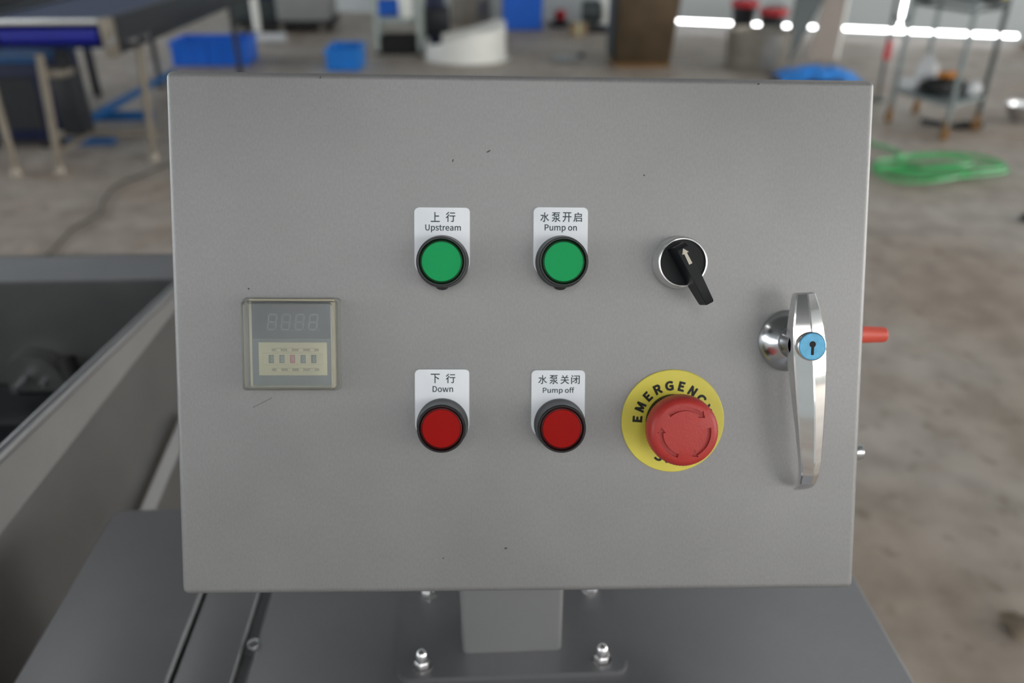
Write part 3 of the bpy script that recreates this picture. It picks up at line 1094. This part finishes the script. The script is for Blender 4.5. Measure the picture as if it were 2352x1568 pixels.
for (x0, x1, y, m) in ((-1.815, -1.862, 4.70, 'warm_steel'), (-2.235, -2.289, 4.46, 'warm_steel'), (-2.50, -2.51, 4.43, 'warm_steel'), (-1.85, -1.85, 6.72, 'dark'), (-2.52, -2.52, 6.80, 'dark')):
    bm = NB(); cone(bm, (x1, y, .03), (x0, y, .62), .021, seg=16)
    lg = cpart('leg', bm, m)
    bm = NB(); cone(bm, (x1, y, 0), (x1, y, .035), .034, .024, 16)
    cpart('foot', bm, 'warm_steel' if m != 'dark' else 'rubber', root=lg)
bm = NB(); box(bm, -2.50, -1.87, 4.86, 4.895, .09, .125, .004, 2)
box(bm, -1.88, -1.855, 4.70, 4.88, .10, .13, .004, 2); box(bm, -2.28, -2.25, 4.46, 4.88, .10, .13, .004, 2)
cpart('stretcher', bm, 'warm_steel')
bm = NB(); box(bm, -2.30, -2.18, 4.62, 4.76, .16, .52, .008, 2); box(bm, -2.26, -2.20, 4.66, 4.72, .52, .66)
cpart('drive_guard', bm, 'dark')
bm = NB(); box(bm, -2.26, -2.14, 4.47, 4.6, .50, .535, .004, 2)
cpart('cross_bracket', bm, 'warm_steel')

# second blue conveyor behind
c2 = Vector((-3.4, 6.2, 0))
con2 = thing('incline_conveyor', 'second blue conveyor behind the first, at the upper left corner', 'conveyor', c2)
bm = NB(); box(bm, -4.2, -2.75, 5.9, 6.6, .70, .74); cpart('belt', bm, 'navy', False, c2, con2)
bm = NB(); box(bm, -4.2, -2.72, 5.80, 5.86, .66, .80, .004, 2); cpart('side_frame', bm, 'dark', True, c2, con2)
bm = NB(); box(bm, -3.30, -2.90, 5.76, 5.79, .80, .86, .003, 2); cpart('guide_plate', bm, 'pale_green', True, c2, con2)
for x in (-4.0, -2.9):
    for y in (5.85, 6.5):
        bm = NB(); box(bm, x - .025, x + .025, y - .025, y + .025, 0, .70, .004, 2); cpart('leg', bm, 'dark', True, c2, con2)

# dark machine base at the left edge
m0 = Vector((-2.95, 5.15, 0))
mb = thing('machine_base', 'dark navy machine base below the conveyor at left edge', 'machine', m0)
bm = NB(); box(bm, -3.5, -2.52, 4.95, 5.5, .05, .50, .012, 2); cpart('housing', bm, 'navy', True, m0, mb)
bm = NB(); box(bm, -3.45, -2.56, 4.94, 4.955, .12, .42, .003, 1); cpart('front_cover', bm, 'dark', True, m0, mb)
bm = NB(); box(bm, -3.5, -2.5, 4.92, 5.52, .50, .53, .006, 1); cpart('top_plate', bm, 'blue_rail', True, m0, mb)
for x in (-3.42, -2.60):
    for y in (5.0, 5.44):
        bm = NB(); cone(bm, (x, y, 0), (x, y, .055), .03, .025, 14); cpart('foot', bm, 'rubber', True, m0, mb)
# blue floor frame
m1 = Vector((-2.48, 6.0, 0))
ff = thing('floor_frame', 'blue painted steel frame lying on the floor behind the conveyor', 'frame', m1)
for (x0, x1, y0, y1) in ((-2.50, -2.46, 5.02, 7.0),):
    bm = NB(); box(bm, x0, x1, y0, y1, .06, .11, .004, 1); cpart('side_rail', bm, 'blue_rail', True, m1, ff)
bm = NB(); box(bm, -2.9, -2.2, 5.66, 5.71, .0, .06, .004, 1); cpart('cross_rail', bm, 'blue_rail', True, m1, ff)
bm = NB(); box(bm, -2.50, -2.22, 5.02, 5.09, .0, .06, .004, 1); cpart('cross_rail', bm, 'blue_rail', True, m1, ff)
bm = NB(); box(bm, -2.50, -2.46, 6.9, 7.0, .0, .06, .004, 1); cpart('foot', bm, 'blue_rail', True, m1, ff)


# crates
def crate(x0, x1, y0, y1, h, label, m='crate', z=0.0, rz=0.0):
    c = ((x0 + x1) / 2, (y0 + y1) / 2, z)
    t = thing('plastic_crate', label, 'crate', c, rz, 'blue plastic crates on the floor')
    a, b = (x1 - x0) / 2, (y1 - y0) / 2
    bm = NB(); shell_box(bm, -a + .012, a - .012, -b + .012, b - .012, 0, h - .02, .006)
    obj('crate_body', bm, m, t, False)
    bm = NB()
    for (p, q, r, s) in ((-a, a, -b, -b + .02), (-a, a, b - .02, b), (-a, -a + .02, -b + .02, b - .02), (a - .02, a, -b + .02, b - .02)):
        box(bm, p, q, r, s, h - .03, h, .003, 1)
    obj('crate_rim', bm, m, t)
    for k in range(5):
        xx = -a * .8 + k * a * .4
        bm = NB(); box(bm, xx - .008, xx + .008, -b + .002, -b + .012, .01, h - .03)
        obj('crate_rib', bm, m, t, False)
    return t


crate(-2.74, -2.05, 7.75, 8.2, .22, 'large blue crate behind the conveyor leg', 'crate_dark')
crate(-1.31, -1.00, 7.45, 7.95, .18, 'small blue crate standing alone left of the white sheet roll', 'crate')
crate(.34, .82, 10.0, 10.4, .36, 'blue crate right of the white sheet roll', 'crate_dark', z=.0)

# white curled sheet
c = thing('plastic_sheet_roll', 'curled white plastic sheet standing on the floor', 'sheet', (-.06, 8.12, 0))
bm = NB()
seg = 40
ro, ri = .40, .388
prev = None
rings = []
for i in range(seg + 1):
    t = math.radians(-200 + 335 * i / seg)
    h = .235 + .085 * math.cos(t) + 0.015 * math.sin(3 * t)
    ca, sa = math.cos(t), math.sin(t)
    rr = ro - 0.05 * i / seg
    rings.append([bm.verts.new((rr * ca, rr * sa, 0)), bm.verts.new((rr * ca, rr * sa, h)), bm.verts.new(((rr - .01) * ca, (rr - .01) * sa, h)), bm.verts.new(((rr - .01) * ca, (rr - .01) * sa, 0))])
for A, B in zip(rings[:-1], rings[1:]):
    for i in range(4):
        j = (i + 1) % 4
        bm.faces.new((A[i], A[j], B[j], B[i]))
bm.faces.new(rings[0]); bm.faces.new(rings[-1])
obj('sheet', bm, 'white', c)
bm = NB(); tube(bm, [(ro * math.cos(t), ro * math.sin(t) * 1.0, .01) for t in [math.radians(-180 + 170 * k / 20) for k in range(21)]], .012, 8)
obj('bottom_edge', bm, 'white', c)

# pale utility trolley at upper centre
c = thing('utility_trolley', 'pale green two shelf trolley behind the white sheet roll', 'trolley', (-.72, 8.5, 0))
for (x, y) in ((-.21, -.2), (.21, -.32), (-.21, .25), (.21, .18)):
    bm = NB(); box(bm, x - .022, x + .022, y - .022, y + .022, .04, .95, .004, 1)
    lg = obj('leg', bm, 'pale_green', c)
    bm = NB(); cone(bm, (x - .012, y, .026), (x + .012, y, .026), .026, seg=16)
    obj('caster', bm, 'rubber', lg)
bm = NB(); box(bm, -.22, .22, -.26, .24, .30, .335, .004, 1); obj('shelf', bm, 'pale_green', c)
bm = NB(); box(bm, -.22, .22, -.26, .24, .90, .94, .004, 1); obj('top_shelf', bm, 'pale_green', c)


def jug(x, y, z, r, h, m, label, name='canister', cat='canister', capm='white'):
    t = thing(name, label, cat, (x, y, z))
    bm = NB(); lathe(bm, [(0, 0), (r * .95, 0), (r, h * .05), (r, h * .72), (r * .55, h * .88), (r * .4, h * .9)], (0, 0, 0), 24)
    obj('body', bm, m, t)
    bm = NB(); lathe(bm, [(r * .42, h * .88), (r * .42, h), (0, h)], (0, 0, 0), 16)
    obj('cap', bm, capm, t)
    return t


jug(-.65, 8.42, .335, .065, .26, 'white', 'white canister on the pale green trolley shelf')
bm = NB(); shell_box(bm, -.19, .19, -.16, .16, 0, .16, .008)
t = tag(obj('dark_tub', bm, 'rubber', None, False), 'dark brown tub on the floor under the pale green trolley', 'tub'); t.location = (-.72, 8.5, 0)
bm = NB(); shell_box(bm, -.12, .12, -.1, .1, 0, .14, .006)
t = tag(obj('storage_bin', bm, 'crate_dark', None, False), 'small blue bin at the back of the pale green trolley shelf', 'bin'); t.location = (-.80, 8.6, .335)

# blue black motor unit behind the sheet roll
c = thing('motor_unit', 'dark motor unit on a navy foot behind the sheet roll', 'motor', (-.40, 9.25, 0))
bm = NB(); box(bm, -.15, .15, -.2, .2, .07, .34, .03, 3); obj('housing', bm, 'char', c)
bm = NB(); cone(bm, (0, 0, .34), (0, 0, .68), .11, .10, 24); obj('motor', bm, 'navy', c)
bm = NB(); box(bm, -.2, .34, -.26, .24, .0, .07, .01, 2); obj('foot_plate', bm, 'navy', c)

# grey enclosure, upper left of centre
c = thing('grey_enclosure', 'large light grey steel enclosure on dark base behind the blue crates', 'enclosure', (-2.2, 10.2, 0))
bm = NB(); box(bm, -.02, .56, -.3, .4, .13, 1.3, .01, 2); obj('cabinet_body', bm, 'grey_box', c)
bm = NB(); box(bm, -.55, -.03, -.2, .4, .13, 1.0, .01, 2); obj('side_unit', bm, 'slate', c)
bm = NB(); box(bm, -.56, .58, -.28, .4, .05, .13, .01, 1); obj('base_frame', bm, 'rubber', c)
for x in (-.45, .02, .48):
    for y in (-.2, .3):
        bm = NB(); cone(bm, (x - .02, y - .1, .045), (x + .02, y - .1, .045), .045, seg=18); obj('caster', bm, 'drum', c)
bm = NB(); box(bm, -.5, -.05, -.24, -.2, .36, .75, .005, 1); obj('door_panel', bm, 'blue_belt', c)
# pale post and white rolls near conveyor end
c = thing('pale_post', 'pale upright post behind the far conveyor leg', 'post', (-2.38, 9.6, 0))
bm = NB(); cone(bm, (0, 0, .06), (0, 0, 1.1), .04, seg=18); obj('tube', bm, 'white', c)
bm = NB(); cone(bm, (0, 0, 0), (0, 0, .06), .10, .08, 18); obj('base', bm, 'char', c)
c = thing('paper_roll', 'white roll lying on floor beside the large blue crate', 'roll', (-2.13, 9.1, .055))
bm = NB(); cone(bm, (-.16, 0, 0), (.16, 0, 0), .055, seg=24); obj('roll', bm, 'white_bag', c)
bm = NB(); cone(bm, (-.162, 0, 0), (.162, 0, 0), .018, seg=12); obj('core', bm, 'card', c)

# pale barrel behind the sheet roll
c = thing('plastic_barrel', 'pale beige barrel behind the white sheet roll', 'barrel', (-.02, 10.6, 0))
bm = NB(); lathe(bm, [(0, 0), (.22, 0), (.24, .03), (.25, .35), (.25, .75), (.22, .82), (0, .83)], (0, 0, 0), 32); obj('drum', bm, 'drum', c)
bm = NB(); lathe(bm, [(.255, .3), (.262, .315), (.255, .33)], (0, 0, 0), 32); obj('hoop', bm, 'drum', c)

# clutter between the blue crate and the stainless box
c = thing('wood_plank', 'tan plank leaning behind the blue crate', 'plank', (.98, 10.9, 0))
bm = NB(); box(bm, -.035, .035, -.015, .015, 0, 1.0, .003, 1, Matrix.Rotation(math.radians(-14), 3, 'Y')); obj('board', bm, 'card', c)
c = thing('red_ball_valve', 'red round cap on a black flange on the floor', 'valve', (1.05, 10.35, 0))
bm = NB(); lathe(bm, [(0, 0), (.13, 0), (.13, .05), (.07, .06), (.06, .08), (0, .08)], (0, 0, 0), 24); obj('flange', bm, 'rubber', c)
bm = NB(); lathe(bm, [(.055, .08), (.075, .11), (.07, .16), (.03, .19), (0, .195)], (0, 0, 0), 24); obj('cap', bm, 'red', c)
c = thing('cardboard_box', 'small tan cardboard box in front of the pump', 'box', (1.18, 9.6, 0))
bm = NB(); box(bm, -.09, .09, -.08, .08, 0, .13, .003, 1); obj('carton', bm, 'card', c)
bm = NB(); box(bm, -.02, .02, -.082, .082, .005, .1315); obj('tape_strip', bm, 'cream', c)
c = thing('water_pump', 'grey and white pump standing left of the stainless box', 'pump', (1.42, 9.9, 0))
bm = NB(); box(bm, -.2, .12, -.15, .15, 0, .08, .01, 1); obj('base', bm, 'char', c)
bm = NB(); cone(bm, (-.16, 0, .22), (.05, 0, .22), .12, seg=24); obj('motor', bm, 'slate', c)
bm = NB(); lathe(bm, [(0, .08), (.10, .08), (.11, .2), (.11, .34), (.06, .42), (.05, .6), (0, .6)], (.13, 0, 0), 24); obj('casing', bm, 'white', c)
c = thing('foil_scrap', 'crumpled silvery scrap on the floor beside the stainless box', 'scrap', (.86, 7.9, 0))
bm = NB()
bmesh.ops.create_grid(bm, x_segments=10, y_segments=8, size=.1)
for v in bm.verts:
    v.co.x *= 1.3
    v.co.z = .012 + random.random() * .03
obj('foil', bm, 'foil', c)
c = thing('metal_offcut', 'small dark offcut on the floor beside the crumpled scrap', 'scrap', (1.04, 8.15, 0))
bm = NB(); box(bm, -.03, .03, -.05, .05, 0, .03, .003, 1); obj('block', bm, 'char', c)

# stainless box, its brown reflection set as base colour
c = thing('steel_column', 'tall stainless box reflecting brown, standing on the floor', 'steel box', (1.53, 7.75, 0))
bm = NB(); box(bm, -.245, .24, -.22, .25, .03, 1.1, .006, 2)
for v in bm.verts:
    if v.co.z > .6 and v.co.x > 0:
        v.co.x += .11
obj('casing', bm, 'brown_reflection', c)
bm = NB(); box(bm, -.25, .245, -.225, .255, 0, .03, .003, 1); obj('plinth', bm, 'rust', c)
bm = NB(); box(bm, -.275, -.245, -.10, .22, .05, 1.05, .004, 1); obj('side_channel', bm, 'slate', c)

# two red lidded bins in front of the daylight gap
for (x, y, lab, bl) in ((3.0, 9.45, 'black bin with red lid, left one of two before the daylight gap', True), (3.22, 9.12, 'black bin with red lid, right one of two before the daylight gap', False)):
    c = thing('waste_bin', lab, 'bin', (x, y, 0), 0, 'red lidded bins')
    bm = NB(); lathe(bm, [(0, 0), (.105, 0), (.135, .26 + (.05 if bl else 0))], (0, 0, 0), 28); obj('bucket', bm, 'char', c)
    z = .31 if bl else .26
    bm = NB(); lathe(bm, [(.15, z), (.155, z + .03), (.14, z + .06), (0, z + .065)], (0, 0, 0), 28); obj('lid', bm, 'red', c)
    bm = NB(); tube(bm, [(.1 * math.cos(t), 0, z + .06 + .035 * math.sin(t)) for t in [PI * k / 8 for k in range(9)]], .008, 8); obj('lid_handle', bm, 'blue_belt' if bl else 'char', c)

# leaning sheets and drum
c = thing('galvanised_drum', 'low galvanised drum in front of the red lidded bins', 'drum', (2.52, 7.42, 0))
bm = NB(); lathe(bm, [(0, 0), (.26, 0), (.27, .02), (.275, .31), (.28, .33), (.265, .33), (.262, .02), (0, .02)], (0, 0, 0), 40); obj('drum', bm, 'drum', c)
bm = NB(); lathe(bm, [(.276, .16), (.284, .17), (.276, .18)], (0, 0, 0), 40); obj('hoop', bm, 'drum', c)
c = thing('slate_sheet', 'slate grey sheet leaning by the pinkish board', 'panel', (3.02, 7.75, 0), math.radians(8))
bm = NB()
quad(bm, [(-.14, 0, 0), (-.06, 0, 0), (.34, .22, .60), (.02, .22, .64)], Vector((0, .012, 0))); obj('sheet', bm, 'slate', c, False)
bm = NB()
quad(bm, [(-.14, -.004, 0), (-.06, -.004, 0), (-.06, -.004, .015), (-.14, -.004, .015)], Vector((0, .02, 0))); obj('folded_edge', bm, 'dark', c, False)
c = thing('display_board', 'pinkish board leaning right of the slate sheet', 'panel', (3.38, 7.9, 0), math.radians(8))
bm = NB()
quad(bm, [(-.22, 0, 0), (.08, 0, 0), (.20, .18, .62), (-.02, .18, .62)], Vector((0, .012, 0))); obj('board', bm, 'pinkish', c, False)
bm = NB()
quad(bm, [(.08, -.003, 0), (.10, -.003, 0), (.22, .177, .62), (.20, .177, .62)], Vector((0, .018, 0))); obj('edge_strip', bm, 'white', c, False)
c = thing('blue_plastic_film', 'crumpled sky blue plastic film heap behind the cabinet corner', 'plastic film', (2.84, 6.85, 0))
bm = NB()
bmesh.ops.create_grid(bm, x_segments=22, y_segments=14, size=1)
for v in bm.verts:
    r = math.hypot(v.co.x, v.co.y)
    h = max(0, 1 - r * r * .55) * .13
    v.co = Vector((v.co.x * .33, v.co.y * .24, h * (0.6 + .4 * random.random()) + .006))
obj('film', bm, 'sheet_blue', c)

# right trolley
c0 = Vector((3.0, 5.25, 0))
c = thing('tube_trolley', 'galvanised tube trolley with rusty casters at upper right', 'trolley', c0)
LA, LB, LC, LD = Vector((2.80, 5.40, 0)), Vector((3.12, 5.66, 0)), Vector((2.92, 4.90, 0)), Vector((3.26, 5.15, 0))
for P, m in ((LA, 'galv'), (LB, 'galv'), (LC, 'galv'), (LD, 'slate')):
    p = P - c0
    bm = NB(); cone(bm, p + Vector((0, 0, .085)), p + Vector((0, 0, .80)), .016, seg=14)
    lg = obj('leg', bm, m, c)
    bm = NB(); cone(bm, p + Vector((-.016, 0, .03)), p + Vector((.012, 0, .03)), .03, seg=18)
    box(bm, p.x - .016, p.x + .016, p.y - .012, p.y + .012, .045, .13, .002, 1)
    obj('caster', bm, 'rust', lg)
for (P, Q) in ((LA, LB), (LB, LD), (LD, LC), (LC, LA)):
    for z in (.79, .75):
        bm = NB(); cone(bm, P - c0 + Vector((0, 0, z)), Q - c0 + Vector((0, 0, z)), .012, seg=12); obj('top_rail', bm, 'slate', c)
    bm = NB(); cone(bm, P - c0 + Vector((0, 0, .21)), Q - c0 + Vector((0, 0, .21)), .011, seg=12); obj('shelf_rail', bm, 'galv', c)
bm = NB(); quad(bm, [P - c0 + Vector((0, 0, .80)) for P in (LA, LB, LD, LC)], Vector((0, 0, .006))); obj('top_tray', bm, 'galv', c, False)
bm = NB(); quad(bm, [P - c0 + Vector((0, 0, .215)) for P in (LA, LB, LD, LC)], Vector((0, 0, .005))); obj('bottom_shelf', bm, 'galv', c, False)


def lump(name, label, cat, x, y, z, rx, ry, rz_, m, part='body', amp=.2, sub=3):
    t = thing(name, label, cat, (x, y, z))
    bm = NB()
    bmesh.ops.create_icosphere(bm, subdivisions=sub, radius=1)
    ph = [random.uniform(0, 6) for _ in range(6)]
    for v in bm.verts:
        n_ = v.co.normalized()
        k = 1 + amp * (math.sin(3 * n_.x + ph[0]) * math.sin(4 * n_.y + ph[1]) + .5 * math.sin(7 * n_.z + ph[2]) * math.sin(6 * n_.x + ph[3]))
        v.co = Vector((n_.x * rx * k, n_.y * ry * k, max(-rz_ * .8, n_.z * rz_ * k)))
    bmesh.ops.translate(bm, vec=(0, 0, rz_ * .8), verts=bm.verts[:])
    obj(part, bm, m, t)
    return t


zs = .220
t = lump('plastic_bag', 'tall white plastic bag on the tube trolley shelf', 'bag', 3.00, 5.42, zs, .07, .06, .11, 'white_bag')
bm = NB(); lathe(bm, [(.018, .14), (.01, .17), (.03, .21), (.034, .215)], (0, 0, 0), 12); obj('knot', bm, 'white_bag', t)
t = lump('plastic_bag', 'low white plastic bag at the left of the tube trolley shelf', 'bag', 2.865, 5.34, zs, .06, .06, .05, 'white_bag')
t = lump('rubbish_bag', 'black bag on the tube trolley shelf under the orange cloth', 'bag', 3.03, 5.22, zs, .135, .09, .055, 'rubber')
t = lump('cleaning_cloth', 'orange cloth lying on the black bag', 'cloth', 3.055, 5.23, zs + .098, .075, .05, .022, 'orange')
t = lump('plastic_bag', 'small white plastic bag at the right of the tube trolley shelf', 'bag', 3.19, 5.17, zs + .0, .055, .06, .05, 'white_bag')
t = lump('power_tool', 'dark tool on the tube trolley top beside the yellow tape', 'tool', 3.03, 4.98, .806, .09, .07, .04, 'rubber')
c = thing('tape_roll', 'yellow tape roll on the tube trolley top', 'tape', (3.16, 5.10, .806))
bm = NB(); lathe(bm, [(.025, 0), (.05, 0), (.05, .05), (.025, .05), (.025, 0)], (0, 0, 0), 24); obj('roll', bm, 'tape', c)
bm = NB(); lathe(bm, [(.022, 0), (.0255, 0), (.0255, .05), (.022, .05), (.022, 0)], (0, 0, 0), 24); obj('core', bm, 'card', c)
c = thing('hand_tool', 'dark hooked tool lying under the tube trolley', 'tool', (3.18, 5.22, 0))
bm = NB(); tube(bm, smooth_path([(-.18, .12, .02), (-.08, 0, .02), (.0, -.03, .02), (.1, .0, .02), (.16, -.03, .02)], 4), .018, 10); obj('shaft', bm, 'char', c)
bm = NB(); cone(bm, (-.02, -.04, .02), (.06, -.01, .02), .028, seg=12); obj('grip', bm, 'rubber', c)
# stand left of the trolley with a red cylinder hanging
c = thing('hook_stand', 'thin dark stand with a dark red grip left of tube trolley', 'stand', (3.02, 6.05, 0))
bm = NB(); cone(bm, (0, 0, .02), (-.02, 0, 1.0), .012, seg=12); obj('rod', bm, 'slate', c)
bm = NB(); lathe(bm, [(0, 0), (.06, 0), (.05, .02), (0, .02)], (0, 0, 0), 18); obj('foot', bm, 'slate', c)
bm = NB(); cone(bm, (0, 0, .30), (0, 0, .43), .026, .02, 16); obj('grip', bm, 'red', c)
bm = NB(); tube(bm, smooth_path([(-.01, 0, .62), (.02, 0, .58), (.07, 0, .57), (.1, 0, .60)], 4), .012, 8); obj('hook', bm, 'slate', c)

# steel bowl
for (nm, x, y, r, lab) in (('steel_bowl', 3.72, 5.36, .13, 'dark steel bowl on the floor at the right edge'),):
    c = thing(nm, lab, 'bowl', (x, y, 0))
    bm = NB(); lathe(bm, [(0, 0), (r * .6, 0), (r * .9, .05), (r, .11), (r * 1.04, .112), (r * .95, .105), (r * .85, .055), (r * .55, .01), (0, .01)], (0, 0, 0), 32)
    obj('bowl', bm, 'chrome_soft', c)
    bm = NB(); lathe(bm, [(r * 1.0, .108), (r * 1.05, .112), (r * 1.0, .118)], (0, 0, 0), 32); obj('rolled_rim', bm, 'chrome_soft', c)
c = thing('tripod_foot', 'brown bracket on the floor against the wall at far right', 'bracket', (5.75, 8.45, 0))
bm = NB(); box(bm, -.1, .35, -.06, .06, 0, .05, .005, 1); obj('base', bm, 'rust', c)
bm = NB(); cone(bm, (.1, 0, .05), (.1, 0, .22), .05, .03, 16); obj('stub', bm, 'rust', c)

# green hose in loose coils
pts = []
for k in range(100):
    t = k / 99 * 2 * PI * 5.2
    a = .27 + .07 * math.sin(t * .37)
    b = .13 + .05 * math.sin(t * .53 + 1)
    cx = 2.47 + .13 * math.sin(t * .29 + .6)
    cy = 4.20 + .09 * math.cos(t * .23)
    pts.append((cx + a * math.cos(t + 2.4), cy + b * math.sin(t + 2.4), .016 + .010 * (k // 20) + .004 * math.sin(3 * t)))
head_ = [(2.25, 4.95, .012), (2.42, 4.82, .012), (2.50, 4.6, .012), (2.42, 4.42, .014)]
bm = NB(); tube(bm, smooth_path(head_ + pts, 3), .009, 8)
c = thing('garden_hose', 'loosely coiled green hose lying on the concrete floor', 'hose', (2.55, 4.26, 0))
bmesh.ops.translate(bm, vec=(-2.55, -4.26, 0), verts=bm.verts[:])
obj('hose', bm, 'hose', c)
bm = NB(); cone(bm, (-.32, .71, .014), (-.27, .67, .014), .016, seg=12); obj('connector', bm, 'tape', c)

# cable on the floor at left
bm = NB()
tube(bm, smooth_path([(-1.80, 3.05, .01), (-1.80, 3.26, .01), (-1.825, 3.53, .01), (-1.788, 3.732, .01), (-1.844, 3.925, .01), (-1.873, 4.171, .01), (-1.814, 4.32, .01), (-1.741, 4.521, .01), (-1.5, 4.9, .01)], 6), .006, 8)
tag(obj('floor_cable', bm, 'cable', None), 'thin grey cable snaking over the floor at left', 'cable')
# mortar lump and dark scrap
t = lump('mortar_lump', 'brown crumb of mortar on the floor at lower right', 'rubble', 1.085, 1.112, 0, .034, .03, .02, 'rock', 'lump', .35)
t = lump('dark_scrap', 'small dark scrap on the floor at the right edge', 'scrap', 2.56, 3.46, 0, .035, .03, .02, 'char', 'lump', .3)
